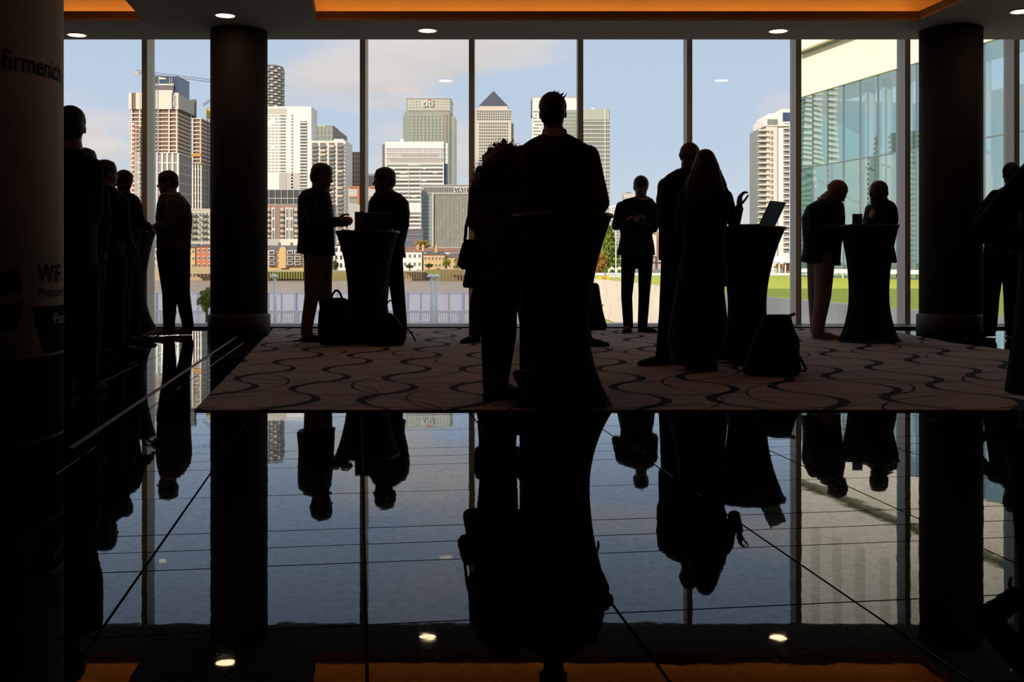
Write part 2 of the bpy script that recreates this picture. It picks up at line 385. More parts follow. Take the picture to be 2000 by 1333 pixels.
# ---- ceiling with two lit coffers
YC = 11.52
def dl(xf, y): return xf+(YC-y)*0.143
cb = MB(); z0, z1 = HC, HC+0.03
cb.prism([(-12, YC), (12, YC), (12, YE), (-12, YE)], z0, z1)
cb.prism([(-12, -5), (12, -5), (12, 3), (-12, 3)], z0, z1)
for a, b in ((-12, -9.0), (-3.95, -2.10), (4.36, 12)):
    A0 = -12 if a == -12 else dl(a, 3); B0 = 12 if b == 12 else dl(b, 3)
    cb.prism([(A0, 3), (B0, 3), (b, YC), (a, YC)], z0, z1)
cb.box((-12, YE-0.03, z1), (12, YE, 3.95))
cb.box((-12, YE, 3.90), (12, 13.9, 3.95))
ceiling = cb.build('ceiling', m_ceil); tag(ceiling, kind='structure')
m_led = emit('cove_led', (1.0, 0.37, 0.06), 12.0)
def coffer(xl, xr, lab):
    L = MB(); Wl = MB(); S = MB()
    L.box((xl, YC, z1), (xr, YC+0.03, HC+0.10)); L.box((dl(xl, 3), 2.97, z1), (dl(xr, 3), 3.0, HC+0.10))
    for x, s_ in ((xl, -1), (xr, 1)):
        L.prism([(x, YC), (x+s_*0.03, YC), (dl(x, 3)+s_*0.03, 3), (dl(x, 3), 3)][::s_], z1, HC+0.10)
    o_ = 0.27; zt = HC+0.40
    Wl.box((xl-o_, YC+o_, z1), (xr+o_, YC+o_+0.04, zt)); Wl.box((dl(xl, 3)-o_, 3-o_-0.04, z1), (dl(xr, 3)+o_, 3-o_, zt))
    for x, s_ in ((xl, -1), (xr, 1)):
        Wl.prism([(x+s_*o_, YC+o_), (x+s_*(o_+0.04), YC+o_), (dl(x, 3)+s_*(o_+0.04), 3-o_), (dl(x, 3)+s_*o_, 3-o_)][::s_], z1, zt)
    Wl.prism([(dl(xl, 3)-o_, 3-o_), (dl(xr, 3)+o_, 3-o_), (xr+o_, YC+o_), (xl-o_, YC+o_)], zt, zt+0.02)
    L.build('coffer_lip', m_lip, ceiling); Wl.build('coffer_recess', m_cove, ceiling)
    zs = (HC+0.035, HC+0.052)
    S.box((xl, YC+0.10, zs[0]), (xr, YC+0.125, zs[1]))
    for x, s_ in ((xl, -1), (xr, 1)):
        S.prism([(x+s_*0.10, YC), (x+s_*0.125, YC), (dl(x, 3)+s_*0.125, 3), (dl(x, 3)+s_*0.10, 3)][::s_], *zs)
    tag(S.build('light_strip', m_led), lab, 'light', 'cove lighting')
coffer(-9.0, -3.95, 'orange light strip hidden in the ceiling recess above the printed column')
coffer(-2.10, 4.36, 'orange light strip hidden in the long ceiling recess above the carpet')
m_lens = emit('downlight_lens', (1.0, 0.74, 0.42), 14.0)
m_ring = mat('downlight_trim', (0.50, 0.30, 0.14), 0.4, metal=0.4)
for (x, y, lab) in ((440, 30, 'round ceiling downlight just in front of the dark left column'), (835, 59.5, 'round ceiling downlight above the two men with the laptop'),
                    (1520, 60.5, 'round ceiling downlight above the laptop table'), (1994, 22, 'round ceiling downlight cut by the right picture edge'),
                    (150, 68, 'round ceiling downlight half behind the printed column')):
    Y = (HC-H)*F/(CY-y); c = Vector((PX(x, Y), Y, HC))
    d = empty('downlight', c, lab, 'light', 'recessed ceiling downlights')
    MB().lathe(c, [(0.0, 0.095), (-0.006, 0.097), (-0.009, 0.108), (-0.004, 0.118), (0.0, 0.12)], 32).build('trim_ring', m_ring, d, True)
    MB().lathe(c, [(-0.001, 0.0), (-0.002, 0.05), (-0.004, 0.097)], 32).build('lens', m_lens, d, True)

# ---- window wall: one bay per window
m_pane = pane_mat('window_glass', (0.985, 0.992, 0.99), 2.0)
for i, k in enumerate(range(-5, 6)):
    xa = PX(921+213*k, 13.45); xb = PX(921+213*(k+1), 13.45)
    wn = empty('window_%d' % (i+1), (xa, 13.45, 0), kind='structure')
    mesh_obj('pane', [(xa+0.03, YG, 0.03), (xb-0.03, YG, 0.03), (xb-0.03, YG, 3.92), (xa+0.03, YG, 3.92)], [(0, 1, 2, 3)], m_pane, wn)
    bx('mullion', (xa-0.034, 13.45, 0.0), (xa+0.034, 13.74, 3.90), m_alu, wn)
    bx('sill', (xa, 13.42, 0.0), (xb, 13.74, 0.032), m_alu, wn)
tag(MB().box((-12, 13.02, 0), (12, 13.45, 0.026)).build('trim_2', m_frame), kind='structure')

# ---- columns
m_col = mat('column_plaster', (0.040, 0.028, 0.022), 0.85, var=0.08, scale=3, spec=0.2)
def column(x, r, Y, lab):
    c = (PX(x, Y), Y, 0)
    o = empty('column', c, lab, 'column', 'round columns at the window')
    MB().lathe(c, [(0.22, 0), (0.22, r), (HC-0.001, r), (HC-0.001, 0)], 64).build('shaft', m_col, o, True).data.polygons
    MB().lathe(c, [(0.0, 0), (0.0, r+0.03), (0.215, r+0.03), (0.235, r+0.004), (0.235, 0)], 64).build('base_ring', mat('column_base', (0.048, 0.036, 0.028), 0.7, var=0.06), o, True)
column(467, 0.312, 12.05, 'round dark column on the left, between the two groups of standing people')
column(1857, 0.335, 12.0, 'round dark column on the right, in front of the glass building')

# ---- printed column close to the camera
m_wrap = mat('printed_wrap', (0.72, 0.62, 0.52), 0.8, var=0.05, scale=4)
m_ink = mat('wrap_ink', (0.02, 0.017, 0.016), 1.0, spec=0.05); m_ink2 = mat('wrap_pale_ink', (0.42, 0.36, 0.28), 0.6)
RC_, PC = 0.5, Vector((-2.626, 5.0, 0))
pc = empty('printed_column', PC, 'large round column wrapped in printed lettering at the left picture edge', 'column')
MB().lathe(PC, [(0, 0), (0, RC_), (HC-0.001, RC_), (HC-0.001, 0)], 96).build('wrap', m_wrap, pc, True)
def th_at(px):
    best = None
    for i in range(0, 1126):
        t = math.radians(i*0.1); q = 1000+F*(PC.x+RC_*math.sin(t))/(PC.y-RC_*math.cos(t))
        if best is None or abs(q-px) < best[0]: best = (abs(q-px), t)
    return best[1]
def zc(y, px):
    t = th_at(px); return PZ(y, PC.y-RC_*math.cos(t))
def wrap_shape(name, a, f, m, lift):
    vv_ = [(PC.x+(RC_+lift)*math.sin(p[0]/RC_), PC.y-(RC_+lift)*math.cos(p[0]/RC_), p[1]) for p in a]
    return mesh_obj(name, vv_, f, m, pc)
def wrap_text(name, txt, xa, za, zb, m, xb=None, arc=None):
    v_, f_ = text_mesh(txt, 1.0); a = np.array(v_); lo = a.min(0); hi = a.max(0)
    u0 = th_at(xa)*RC_; L = arc if arc else (th_at(xb)*RC_-u0)
    pts = [(u0+(p[0]-lo[0])/(hi[0]-lo[0])*L, za+(p[1]-lo[1])/(hi[1]-lo[1])*(zb-za)) for p in a]
    return wrap_shape(name, pts, f_, m, 0.004)
wrap_text('lettering', 'firmenich', 3, 1.655, 1.745, m_ink, xb=117)
wrap_text('lettering', 'WiFi', 73, zc(553, 95), zc(517, 95), m_ink, arc=0.22)
wrap_text('lettering', 'Picture Fr', 74, zc(580, 95), zc(562, 95), m_ink, arc=0.33)
def wrap_quad(name, pts, m, lift=0.002, n=40):
    """pts: (px, z) four corners, curved round the column"""
    (a, za), (b, zb), (c_, zc_), (d_, zd) = pts
    ua, ub, uc, ud = [(th_at(p) if p < 127 else th_at(127)+(p-127)*0.01)*RC_ for p in (a, b, c_, d_)]
    v_ = []; f_ = []
    for i in range(n+1):
        s_ = i/n; v_ += [(ua+(ub-ua)*s_, za+(zb-za)*s_), (ud+(uc-ud)*s_, zd+(zc_-zd)*s_)]
    for i in range(n): f_.append((2*i+1, 2*i+3, 2*i+2, 2*i))
    return wrap_shape(name, v_, f_, m, lift)
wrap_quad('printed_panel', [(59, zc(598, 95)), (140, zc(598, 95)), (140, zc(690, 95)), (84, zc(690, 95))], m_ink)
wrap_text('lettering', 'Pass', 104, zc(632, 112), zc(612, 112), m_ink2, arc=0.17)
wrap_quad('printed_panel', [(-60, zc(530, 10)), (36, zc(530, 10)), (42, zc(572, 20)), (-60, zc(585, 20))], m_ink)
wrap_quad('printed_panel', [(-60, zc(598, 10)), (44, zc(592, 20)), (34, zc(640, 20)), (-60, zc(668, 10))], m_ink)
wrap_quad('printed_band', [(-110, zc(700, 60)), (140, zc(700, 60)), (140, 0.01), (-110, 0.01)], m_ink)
# ================================================================== OUTSIDE: GROUND, RIVER, BANK
ZL, ZP, ZW, ZB = -0.90, -3.5, -6.05, -2.4       # lawn, promenade, water, far bank
m_lawn = mat('lawn', (0.58, 0.63, 0.10), 1.0, var=0.25, scale=6, spec=0.1)
m_water = None
def water_mat():
    m = bpy.data.materials.new('river_water'); m.use_nodes = True; t = m.node_tree; b = t.nodes['Principled BSDF']
    b.inputs['Base Color'].default_value = (0.33, 0.245, 0.165, 1); b.inputs['Roughness'].default_value = 0.35; b.inputs['Specular IOR Level'].default_value = 0.25
    g = N(t, 'ShaderNodeNewGeometry'); nz = N(t, 'ShaderNodeTexNoise'); nz.inputs['Scale'].default_value = 0.35; nz.inputs['Detail'].default_value = 5
    t.links.new(g.outputs['Position'], nz.inputs['Vector'])
    t.links.new(ramp(t, nz.outputs['Fac'], [(0.35, (0.31, 0.225, 0.15)), (0.65, (0.44, 0.325, 0.22))]), b.inputs['Base Color'])
    bn = N(t, 'ShaderNodeBump'); bn.inputs['Strength'].default_value = 0.6; bn.inputs['Distance'].default_value = 0.4
    t.links.new(nz.outputs['Fac'], bn.inputs['Height']); t.links.new(bn.outputs[0], b.inputs['Normal']); return m
tag(MB().box((-900, 76, ZW-1), (60, 402, ZW)).build('river', water_mat()), 'brown river water between the promenade and the far bank', 'river', kind='stuff')
m_pave = mat('paving', (0.42, 0.40, 0.38), 0.9, scale=0.8)
tag(MB().box((-200, 13.9, ZP-3), (9, 77, ZP)).build('promenade', m_pave), 'pale paved riverside promenade below the window', 'pavement', kind='structure')
tag(MB().box((-1200, 400, ZW-2), (1500, 2600, ZB)).build('far_bank', mat('bank_ground', (0.30, 0.26, 0.20), 1, scale=0.05)), 'flat ground of the far river bank under the towers', 'ground', kind='structure')
wall_line = [(16.6, 24.0), (15.4, 30.0), (14.3, 37.8), (12.3, 53.0), (10.4, 80.0), (8.4, 109.0), (6.6, 134.0)]
lawn_poly = wall_line+[(90, 134), (90, 24)]
tag(MB().prism(lawn_poly[::-1], ZL-4, ZL).build('lawn', m_lawn), 'bright green lawn behind the low concrete wall', 'lawn', kind='stuff')
m_con = mat('retaining_concrete', (0.77, 0.69, 0.56), 0.9, var=0.10, scale=0.7)
rw = empty('retaining_wall', (wall_line[0][0], wall_line[0][1], ZP), 'long beige concrete retaining wall running beside the lawn', 'wall')
for a, b in zip(wall_line, wall_line[1:]):
    a, b = Vector(a), Vector(b); n_ = max(1, round((b-a).length/4.6)); d_ = (b-a)/n_; nr = Vector((-d_.y, d_.x)).normalized()
    if nr.x > 0: nr = -nr
    for i in range(n_):
        q0 = a+d_*i+d_.normalized()*0.012; q1 = a+d_*(i+1)-d_.normalized()*0.012
        MB().prism([q0, q1, q1+nr*0.35, q0+nr*0.35] if (q1-q0).cross(nr) > 0 else [q0+nr*0.35, q1+nr*0.35, q1, q0], ZP-1, ZL+0.03).build('panel', m_con, rw)
tag(MB().box((6.6, 134, -8), (400, 398, ZL-0.03)).build('peninsula', mat('peninsula_ground', (0.30, 0.28, 0.24), 1, scale=0.1)), 'ground beyond the lawn under the trees and tower', 'ground', kind='structure')

# ---- blue mesh fence and white railing on the promenade
m_mesh = pane_mat('fence_mesh', (0.80, 0.82, 0.95), 0.0, fres=False)
def mesh_mat():
    m = bpy.data.materials.new('fence_mesh_blue'); m.use_nodes = True; t = m.node_tree; t.nodes.clear()
    tr = N(t, 'ShaderNodeBsdfTransparent'); df = N(t, 'ShaderNodeBsdfDiffuse'); df.inputs[0].default_value = (0.42, 0.47, 0.70, 1)
    tcn = N(t, 'ShaderNodeTexCoord'); nz = N(t, 'ShaderNodeTexNoise'); nz.inputs['Scale'].default_value = 1.5; t.links.new(tcn.outputs['Object'], nz.inputs['Vector'])
    mxs = N(t, 'ShaderNodeMixShader'); t.links.new(ramp(t, nz.outputs['Fac'], [(0.3, (0.36,)*3), (0.7, (0.46,)*3)]), mxs.inputs[0])
    o = N(t, 'ShaderNodeOutputMaterial'); t.links.new(tr.outputs[0], mxs.inputs[1]); t.links.new(df.outputs[0], mxs.inputs[2]); t.links.new(mxs.outputs[0], o.inputs[0])
    MATS[m.name] = m; return m
m_mesh = mesh_mat(); m_bpost = mat('fence_post_blue', (0.21, 0.27, 0.44), 0.6)
Yf = 74.5; zt_ = PZ(573, Yf)
fen = empty('mesh_fence', (-30, Yf, ZP), 'blue see-through mesh fence along the riverside', 'fence')
xs = [PX(x, Yf) for x in np.arange(250, 1165, 27.2)]
for i, (a, b) in enumerate(zip(xs, xs[1:])):
    mesh_obj('mesh_panel', [(a, Yf, ZP), (b, Yf, ZP), (b, Yf, zt_), (a, Yf, zt_)], [(0, 1, 2, 3)], m_mesh, fen)
    r_ = 0.075 if i % 2 == 0 else 0.03
    bx('post', (a-r_, Yf-0.06-r_, ZP), (a+r_, Yf-0.06+r_, zt_+0.03), m_bpost, fen)
bx('top_rail', (xs[0], Yf-0.05, zt_-0.05), (xs[-1], Yf, zt_+0.02), m_bpost, fen)
Yr = 62.0; m_white = mat('rail_white', (0.94, 0.90, 0.87), 0.6)
rl = empty('railing', (-25, Yr, ZP), 'white metal railing with thin bars in front of the blue fence', 'railing')
zr = PZ(607, Yr)
bx('top_rail', (PX(255, Yr), Yr-0.05, zr-0.13), (PX(1165, Yr), Yr+0.05, zr), m_white, rl)
bx('bottom_rail', (PX(255, Yr), Yr-0.04, PZ(632, Yr)), (PX(1165, Yr), Yr+0.04, PZ(630, Yr)), m_white, rl)
for x in np.arange(262, 1165, 53): bx('post', (PX(x, Yr)-0.09, Yr-0.08, ZP), (PX(x, Yr)+0.09, Yr+0.08, zr), m_white, rl)
bars = MB()
for x in np.arange(258, 1165, 4.6): bars.box((PX(x, Yr)-0.025, Yr-0.02, ZP+0.1), (PX(x, Yr)+0.025, Yr+0.02, zr-0.1))
tag(bars.build('bars', m_white, rl), kind='stuff')
def lamp_post(x, lab, base=True, Y=58.0, side=-1):
    X = PX(x, Y); o = empty('lamp_post', (X, Y, ZP), lab, 'lamp post', 'promenade lamp posts')
    zt = PZ(541, Y)
    MB().cyl((X, Y, ZP), 0.11, (X, Y, zt), 0.085, 12).build('pole', m_white, o, True)
    MB().lathe((X+side*0.06, Y, zt), [(-0.02, 0), (-0.02, 0.22), (0.05, 0.21), (0.13, 0.13), (0.16, 0)], 20).build('lamp_head', m_white, o, True)
    if base: bx('cabinet', (X-0.75, Y-0.4, ZP), (X-0.1, Y+0.3, PZ(627, Y)), m_white, o)
lamp_post(843, 'white lamp post on the promenade with a box at its foot')
lamp_post(852, 'thin white lamp post right beside another on the promenade', False, 58.6, 0)
lamp_post(537, 'white lamp post on the promenade beside the left dark column', False)

# ---- plants
def leaves(center, rad, n, size, seed, m, parent, name='foliage', shape='ell'):
    r_ = np.random.RandomState(seed); v = []; f = []
    for i in range(n):
        d = r_.normal(size=3); d /= np.linalg.norm(d)
        lump = 0.75+0.25*math.sin(5*d[0]+seed)*math.sin(6*d[2]+2*d[1])+0.12*r_.rand()
        rr_ = (0.45+0.55*r_.rand()**0.5)*lump
        p = np.array(d)*rr_
        if shape == 'cone': 
            h = r_.rand(); a = r_.rand()*6.283; q = (1-h)**0.75*(0.5+0.5*r_.rand()**0.5)*(0.85+0.2*math.sin(9*h*6+a*2)); p = np.array([math.cos(a)*q, math.sin(a)*q, h*2-1])
        c = np.array(center)+p*np.array(rad)
        a1 = r_.normal(size=3); a1 /= np.linalg.norm(a1); a2 = np.cross(a1, r_.normal(size=3)); a2 /= np.linalg.norm(a2)
        s_ = size*(0.6+0.8*r_.rand()); b0 = len(v)
        v += [tuple(c-a1*s_), tuple(c+a2*s_*0.45), tuple(c+a1*s_), tuple(c-a2*s_*0.45)]; f.append((b0, b0+1, b0+2, b0+3))
    o = mesh_obj(name, v, f, m, parent); return tag(o, kind='stuff')
m_leaf = mat('leaf_green', (0.20, 0.26, 0.03), 0.8, var=0.5, scale=1.5); m_leaf2 = mat('leaf_olive', (0.34, 0.27, 0.05), 0.8, var=0.4, scale=1.2)
m_leaf3 = mat('leaf_dark', (0.08, 0.11, 0.025), 0.8, var=0.4, scale=1.5); m_bark = mat('bark', (0.12, 0.085, 0.055), 0.9)
m_leafy = mat('leaf_yellow', (0.45, 0.24, 0.04), 0.8, var=0.4, scale=1.2)
def tree(name, x, y0, y1, hw, Y, m, lab, gz, seed, n=1600, size=None, shape='ell'):
    X = PX(x, Y); zc_ = (PZ(y0, Y)+PZ(y1, Y))/2; hr = (PZ(y0, Y)-PZ(y1, Y))/2; wr = hw*Y/F
    o = empty(name, (X, Y, gz), lab, 'tree')
    t_ = MB().cyl((X, Y, gz), wr*0.12+0.05, (X, Y, zc_+hr*0.3), wr*0.05+0.02, 8)
    for k in range(5):
        a = k*1.26+seed; t_.cyl((X, Y, zc_-hr*0.5+k*0.1*hr), wr*0.05+0.015, (X+math.cos(a)*wr*0.6, Y+math.sin(a)*wr*0.6, zc_+hr*0.2*k/2), wr*0.02+0.006, 6)
    t_.build('trunk', m_bark, o)
    leaves((X, Y, zc_), (wr, wr, hr), n, size or wr*0.16, seed, m, o, shape=shape); return o
tree('young_tree', 404, 558, 612, 19, 44, m_leaf, 'small leafy young tree outside the window, left of the left column', ZP, 3, 1400, 0.055)
tree('conical_tree', 1190, 443, 536, 30, 190, m_leaf, 'tall pointed green tree beyond the lawn, left of the facing man', ZL, 5, 3800, 0.36, 'cone')
tree('autumn_tree', 1171, 492, 537, 17, 180, m_leafy, 'low yellowing round tree at the foot of the pointed tree', ZL, 9, 1500, 0.22)
tree('bush', 1222, 500, 537, 12, 200, m_leaf3, 'dark bush at the right foot of the pointed tree', ZL, 19, 700, 0.25)
tree('bank_tree', 655, 507, 530, 8, 402.5, m_leaf3, 'small round tree on the far bank, left of the laptop table', ZB, 11, 700, 0.26)
tree('bank_tree', 826, 468, 486, 17, 448, m_leaf2, 'olive round tree in front of the low glass office', ZB, 13, 900, 0.42)
tree('bank_tree', 872, 505, 522, 9, 402.8, m_leaf, 'green round shrub beside the yellow villa on the far bank', ZB, 15, 600, 0.26)
tree('bank_tree', 838, 514, 524, 8, 402.5, m_leaf3, 'low dark shrub left of the yellow villa', ZB, 16, 400, 0.25)
tree('bank_tree', 893, 500, 523, 8, 402.5, m_leaf2, 'yellow-green shrub close to the curly-haired woman', ZB, 17, 500, 0.25)
tree('bank_tree', 800, 516, 525, 10, 403, m_leaf3, 'low dark hedge in front of the white house', ZB, 18, 400, 0.25)

# ---- river wall, piles and jetties of the far bank
m_brickw = mat('river_wall', (0.46, 0.36, 0.22), 0.95, var=0.2, scale=0.25); m_moss = mat('mossy_wall', (0.25, 0.22, 0.08), 0.95, var=0.3, scale=0.4)
m_timber = mat('timber', (0.20, 0.15, 0.09), 0.9, var=0.3, scale=0.5); m_pale = mat('pale_timber', (0.50, 0.42, 0.30), 0.9)
Yb = 399.0
rwl = empty('river_wall', (-80, Yb, ZW), 'old masonry river wall at the foot of the far bank', 'wall')
for x0, x1, y0, m_ in ((240, 420, 521, m_brickw), (420, 606, 527, m_brickw), (606, 700, 531, m_moss), (700, 780, 528, m_brickw), (780, 830, 530, m_brickw), (830, 905, 527, m_moss), (905, 1010, 528, m_brickw), (1010, 1260, 530, m_moss)):
    bx('wall_section', (PX(x0, Yb), Yb-0.5, ZW-1), (PX(x1, Yb), Yb+2, PZ(y0, Yb)), m_, rwl)
def jetty(x0, x1, y0, y1, step, lab, Y=394.0, wpx=2.2, m_=m_timber):
    o = empty('timber_jetty', (PX(x0, Y), Y, ZW), lab, 'jetty', 'timber jetties on the far bank')
    bx('deck', (PX(x0, Y), Y-0.4, PZ(y0+1.6, Y)), (PX(x1, Y), Y+3.5, PZ(y0, Y)), m_pale, o)
    for x in np.arange(x0+1, x1-1, step): bx('pile', (PX(x, Y), Y-0.8, PZ(y1, Y)), (PX(x+wpx, Y), Y+0.2, PZ(y0+1.5, Y)), m_, o)
jetty(500, 604, 529, 545, 5.2, 'long mossy timber piling below the yellow riverside flats', wpx=3.0, m_=mat('moss_timber', (0.22, 0.22, 0.05), 0.9, var=0.3, scale=0.6))
jetty(784, 824, 529, 546, 4.6, 'short timber jetty left of the taller jetty, beyond the right laptop man')
jetty(860, 906, 525, 549, 6.0, 'taller timber jetty beside the curly-haired woman', 390.0, 2.6)
jetty(370, 414, 533, 541, 7, 'low timber piling below the red brick houses')
jetty(1010, 1160, 528, 546, 6, 'timber jetty hidden mostly behind the centre man')
# ================================================================== THE SKYLINE
def fm(name, col, rough=0.6, var=0.06, scale=0.15, spec=0.4): return mat(name, col, rough, var=var, scale=scale, spec=spec)
m_cream = fm('cladding_cream', (0.74, 0.66, 0.54)); m_wht = fm('cladding_white', (0.80, 0.77, 0.71)); m_gry = fm('cladding_grey', (0.45, 0.43, 0.40))
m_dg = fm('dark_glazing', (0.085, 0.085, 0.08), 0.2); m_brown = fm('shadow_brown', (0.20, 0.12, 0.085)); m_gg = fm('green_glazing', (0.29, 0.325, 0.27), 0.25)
m_bg = fm('blue_glazing', (0.055, 0.08, 0.14), 0.2); m_mg = fm('mid_glazing', (0.22, 0.24, 0.22), 0.25); m_brick = fm('brick_brown', (0.34, 0.21, 0.16), 0.9)
m_red = fm('brick_red', (0.52, 0.18, 0.09), 0.9); m_yel = fm('brick_yellow', (0.62, 0.43, 0.20), 0.9); m_slate = fm('slate', (0.17, 0.15, 0.15), 0.8)
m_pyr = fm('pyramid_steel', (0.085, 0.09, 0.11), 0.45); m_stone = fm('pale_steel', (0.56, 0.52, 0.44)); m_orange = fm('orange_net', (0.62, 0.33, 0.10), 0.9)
m_tile = fm('clay_tile', (0.33, 0.17, 0.11), 0.9); m_pgrn = fm('pale_green_glass', (0.50, 0.51, 0.43), 0.3); m_blk = fm('blind_pale', (0.55, 0.50, 0.40), 0.7)
m_win = fm('window_dark', (0.13, 0.13, 0.115), 0.3)
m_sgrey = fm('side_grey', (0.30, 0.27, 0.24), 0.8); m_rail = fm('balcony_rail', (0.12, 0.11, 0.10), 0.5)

def bld(name, lab, x0, x1, yt, Y, dep, m, part='wall', zb=ZB, cat='building'):
    r = empty(name, (PX((x0+x1)/2, Y), Y+dep/2, zb), lab, cat)
    bx(part, (PX(x0, Y), Y, zb), (PX(x1, Y), Y+dep, PZ(yt, Y)), m, r)
    r['Y'] = Y; r['dep'] = dep; return r
def slabs(r, x0, x1, ys, th, m, name='floor_band', pr=0.5, Y=None, dep=None, joined=False):
    """level plates that stand proud of front and sides"""
    Y = Y or r['Y']; dep = dep or r['dep']; mb = MB()
    for y in ys:
        lo, hi = (PX(x0, Y)-pr*0.6, Y-pr, PZ(y+th, Y)), (PX(x1, Y)+pr*0.6, Y+dep, PZ(y, Y))
        if joined: mb.box(lo, hi)
        else: bx(name, lo, hi, m, r)
    if joined: tag(mb.build(name, m, r), kind='stuff')
def piers(r, xs, wd, y0, y1, m, name='pier', pr=0.6, Y=None, joined=False):
    Y = Y or r['Y']; mb = MB()
    for x in xs:
        lo, hi = (PX(x-wd/2, Y), Y-pr, PZ(y1, Y)), (PX(x+wd/2, Y), Y+0.3, PZ(y0, Y))
        if joined: mb.box(lo, hi)
        else: bx(name, lo, hi, m, r)
    if joined: tag(mb.build(name, m, r), kind='stuff')
def side_piers(r, x1, n, wd, y0, y1, m, name='side_pier', pr=0.6, left=False):
    Y, dep = r['Y'], r['dep']; mb = MB(); X = PX(x1, Y)
    for i in range(n):
        yy = Y+dep*(i+0.5)/n
        a, b = (X-pr, X+0.2) if left else (X-0.2, X+pr)
        mb.box((a, yy-wd/2, PZ(y1, Y)), (b, yy+wd/2, PZ(y0, Y)))
    tag(mb.build(name, m, r), kind='stuff')
def panel(r, name, x0, x1, y0, y1, m, pr=0.4, Y=None, back=0.3):
    Y = Y or r['Y']; return bx(name, (PX(x0, Y), Y-pr, PZ(y1, Y)), (PX(x1, Y), Y+back, PZ(y0, Y)), m, r)
def grid(r, name, x0, x1, y0, y1, nx, ny, fx, fy, m, pr=0.15, Y=None, seed=0, skip=0.0):
    """many small windows in one mesh"""
    Y = Y or r['Y']; mb = MB(); r_ = random.Random(seed); cw, ch = (x1-x0)/nx, (y1-y0)/ny
    for i in range(nx):
        for j in range(ny):
            if r_.random() < skip: continue
            cx, cy = x0+(i+0.5)*cw, y0+(j+0.5)*ch
            mb.box((PX(cx-cw*fx/2, Y), Y-pr, PZ(cy+ch*fy/2, Y)), (PX(cx+cw*fx/2, Y), Y+0.1, PZ(cy-ch*fy/2, Y)))
    return tag(mb.build(name, m, r), kind='stuff')
AR = lambda a, b, n: list(np.linspace(a, b, n))

# -- tower under construction on the left, screens on top
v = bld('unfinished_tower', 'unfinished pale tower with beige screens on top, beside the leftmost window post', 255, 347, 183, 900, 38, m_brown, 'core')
slabs(v, 255, 347, AR(221, 292, 10), 2.0, m_cream, 'floor_slab', 1.2)
slabs(v, 255, 347, AR(298, 452, 9), 2.0, m_wht, 'floor_slab', 0.9)
piers(v, [258, 274, 290, 310, 331, 346], 2.4, 214, 300, m_cream, 'column_strip', 1.4)
panel(v, 'glazing', 298, 349, 302, 470, m_sgrey, 0.5)
piers(v, AR(297, 348, 6), 3.4, 300, 470, m_wht, 'pier', 1.1)
panel(v, 'glazing_field', 255, 275, 300, 470, m_gry, 0.5)
for a, b in ((253, 259), (267, 275), (276, 337), (343, 350)): panel(v, 'screen', a, b, 182, 214, m_cream, 2.2)
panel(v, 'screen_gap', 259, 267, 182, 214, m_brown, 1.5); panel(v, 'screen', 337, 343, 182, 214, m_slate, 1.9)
flat_text('lettering', 'VERTUS', 338.5, 341.8, 186, 209, 897.0, m_wht, v, 0.4, rot=True)
v2 = v; X1, Ysc = PX(350, 900), 900
bx('screen', (X1-0.5, Ysc-1, PZ(214, 900)), (X1+1.8, Ysc+40, PZ(186, 900)), m_gry, v); bx('screen', (X1-1, Ysc+38, PZ(218, 900)), (X1+2.5, Ysc+41, PZ(181, 900)), m_slate, v)
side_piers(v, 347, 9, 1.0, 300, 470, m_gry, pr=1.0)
hst = empty('hoist_mast', (PX(262, 893), 893, ZB), 'red builders hoist climbing the left side of the unfinished tower', 'hoist')
panel(hst, 'mast', 258.5, 262.5, 240, 519.6, fm('hoist_red', (0.40, 0.10, 0.07)), 0.5, 893)
grid(hst, 'mast_lattice', 256, 263, 238, 470, 1, 26, 1.0, 0.35, m_cream, 0.8, 893); panel(hst, 'side_rail', 265, 266.5, 240, 470, m_gry, 0.5, 893)
# -- dark blue glass tower behind
b2 = bld('blue_glass_tower', 'dark blue glass tower top rising behind the unfinished tower', 292, 348, 150, 1150, 40, m_bg)
panel(b2, 'parapet', 290, 340, 164, 167, m_cream, 1.0); panel(b2, 'plant_screen', 290, 340, 167, 176, m_slate, 1.8); panel(b2, 'base_block', 294, 338, 175, 200, m_cream, 1.4)
piers(b2, [301, 311, 332, 336], 1.4, 150, 164, m_gry, 'fin', 0.8)
slabs(b2, 292, 348, [149], 1.2, m_slate)
# -- second concrete frame
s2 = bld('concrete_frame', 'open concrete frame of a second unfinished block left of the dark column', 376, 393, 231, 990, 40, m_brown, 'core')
slabs(s2, 376, 393, AR(231, 318, 12), 2.0, m_cream, 'floor_slab', 1.2); piers(s2, [377.5, 392.5], 1.8, 230, 320, m_cream, 'column_strip', 1.6)
slabs(s2, 376, 393, AR(330, 408, 6), 1.6, m_gry, 'floor_slab', 0.8); piers(s2, AR(377, 393, 4), 2.2, 322, 410, m_wht, 'pier', 1.2)
panel(s2, 'safety_net', 374, 394, 300, 306, m_orange, 2.0); side_piers(s2, 393, 8, 1.0, 322, 410, m_gry)
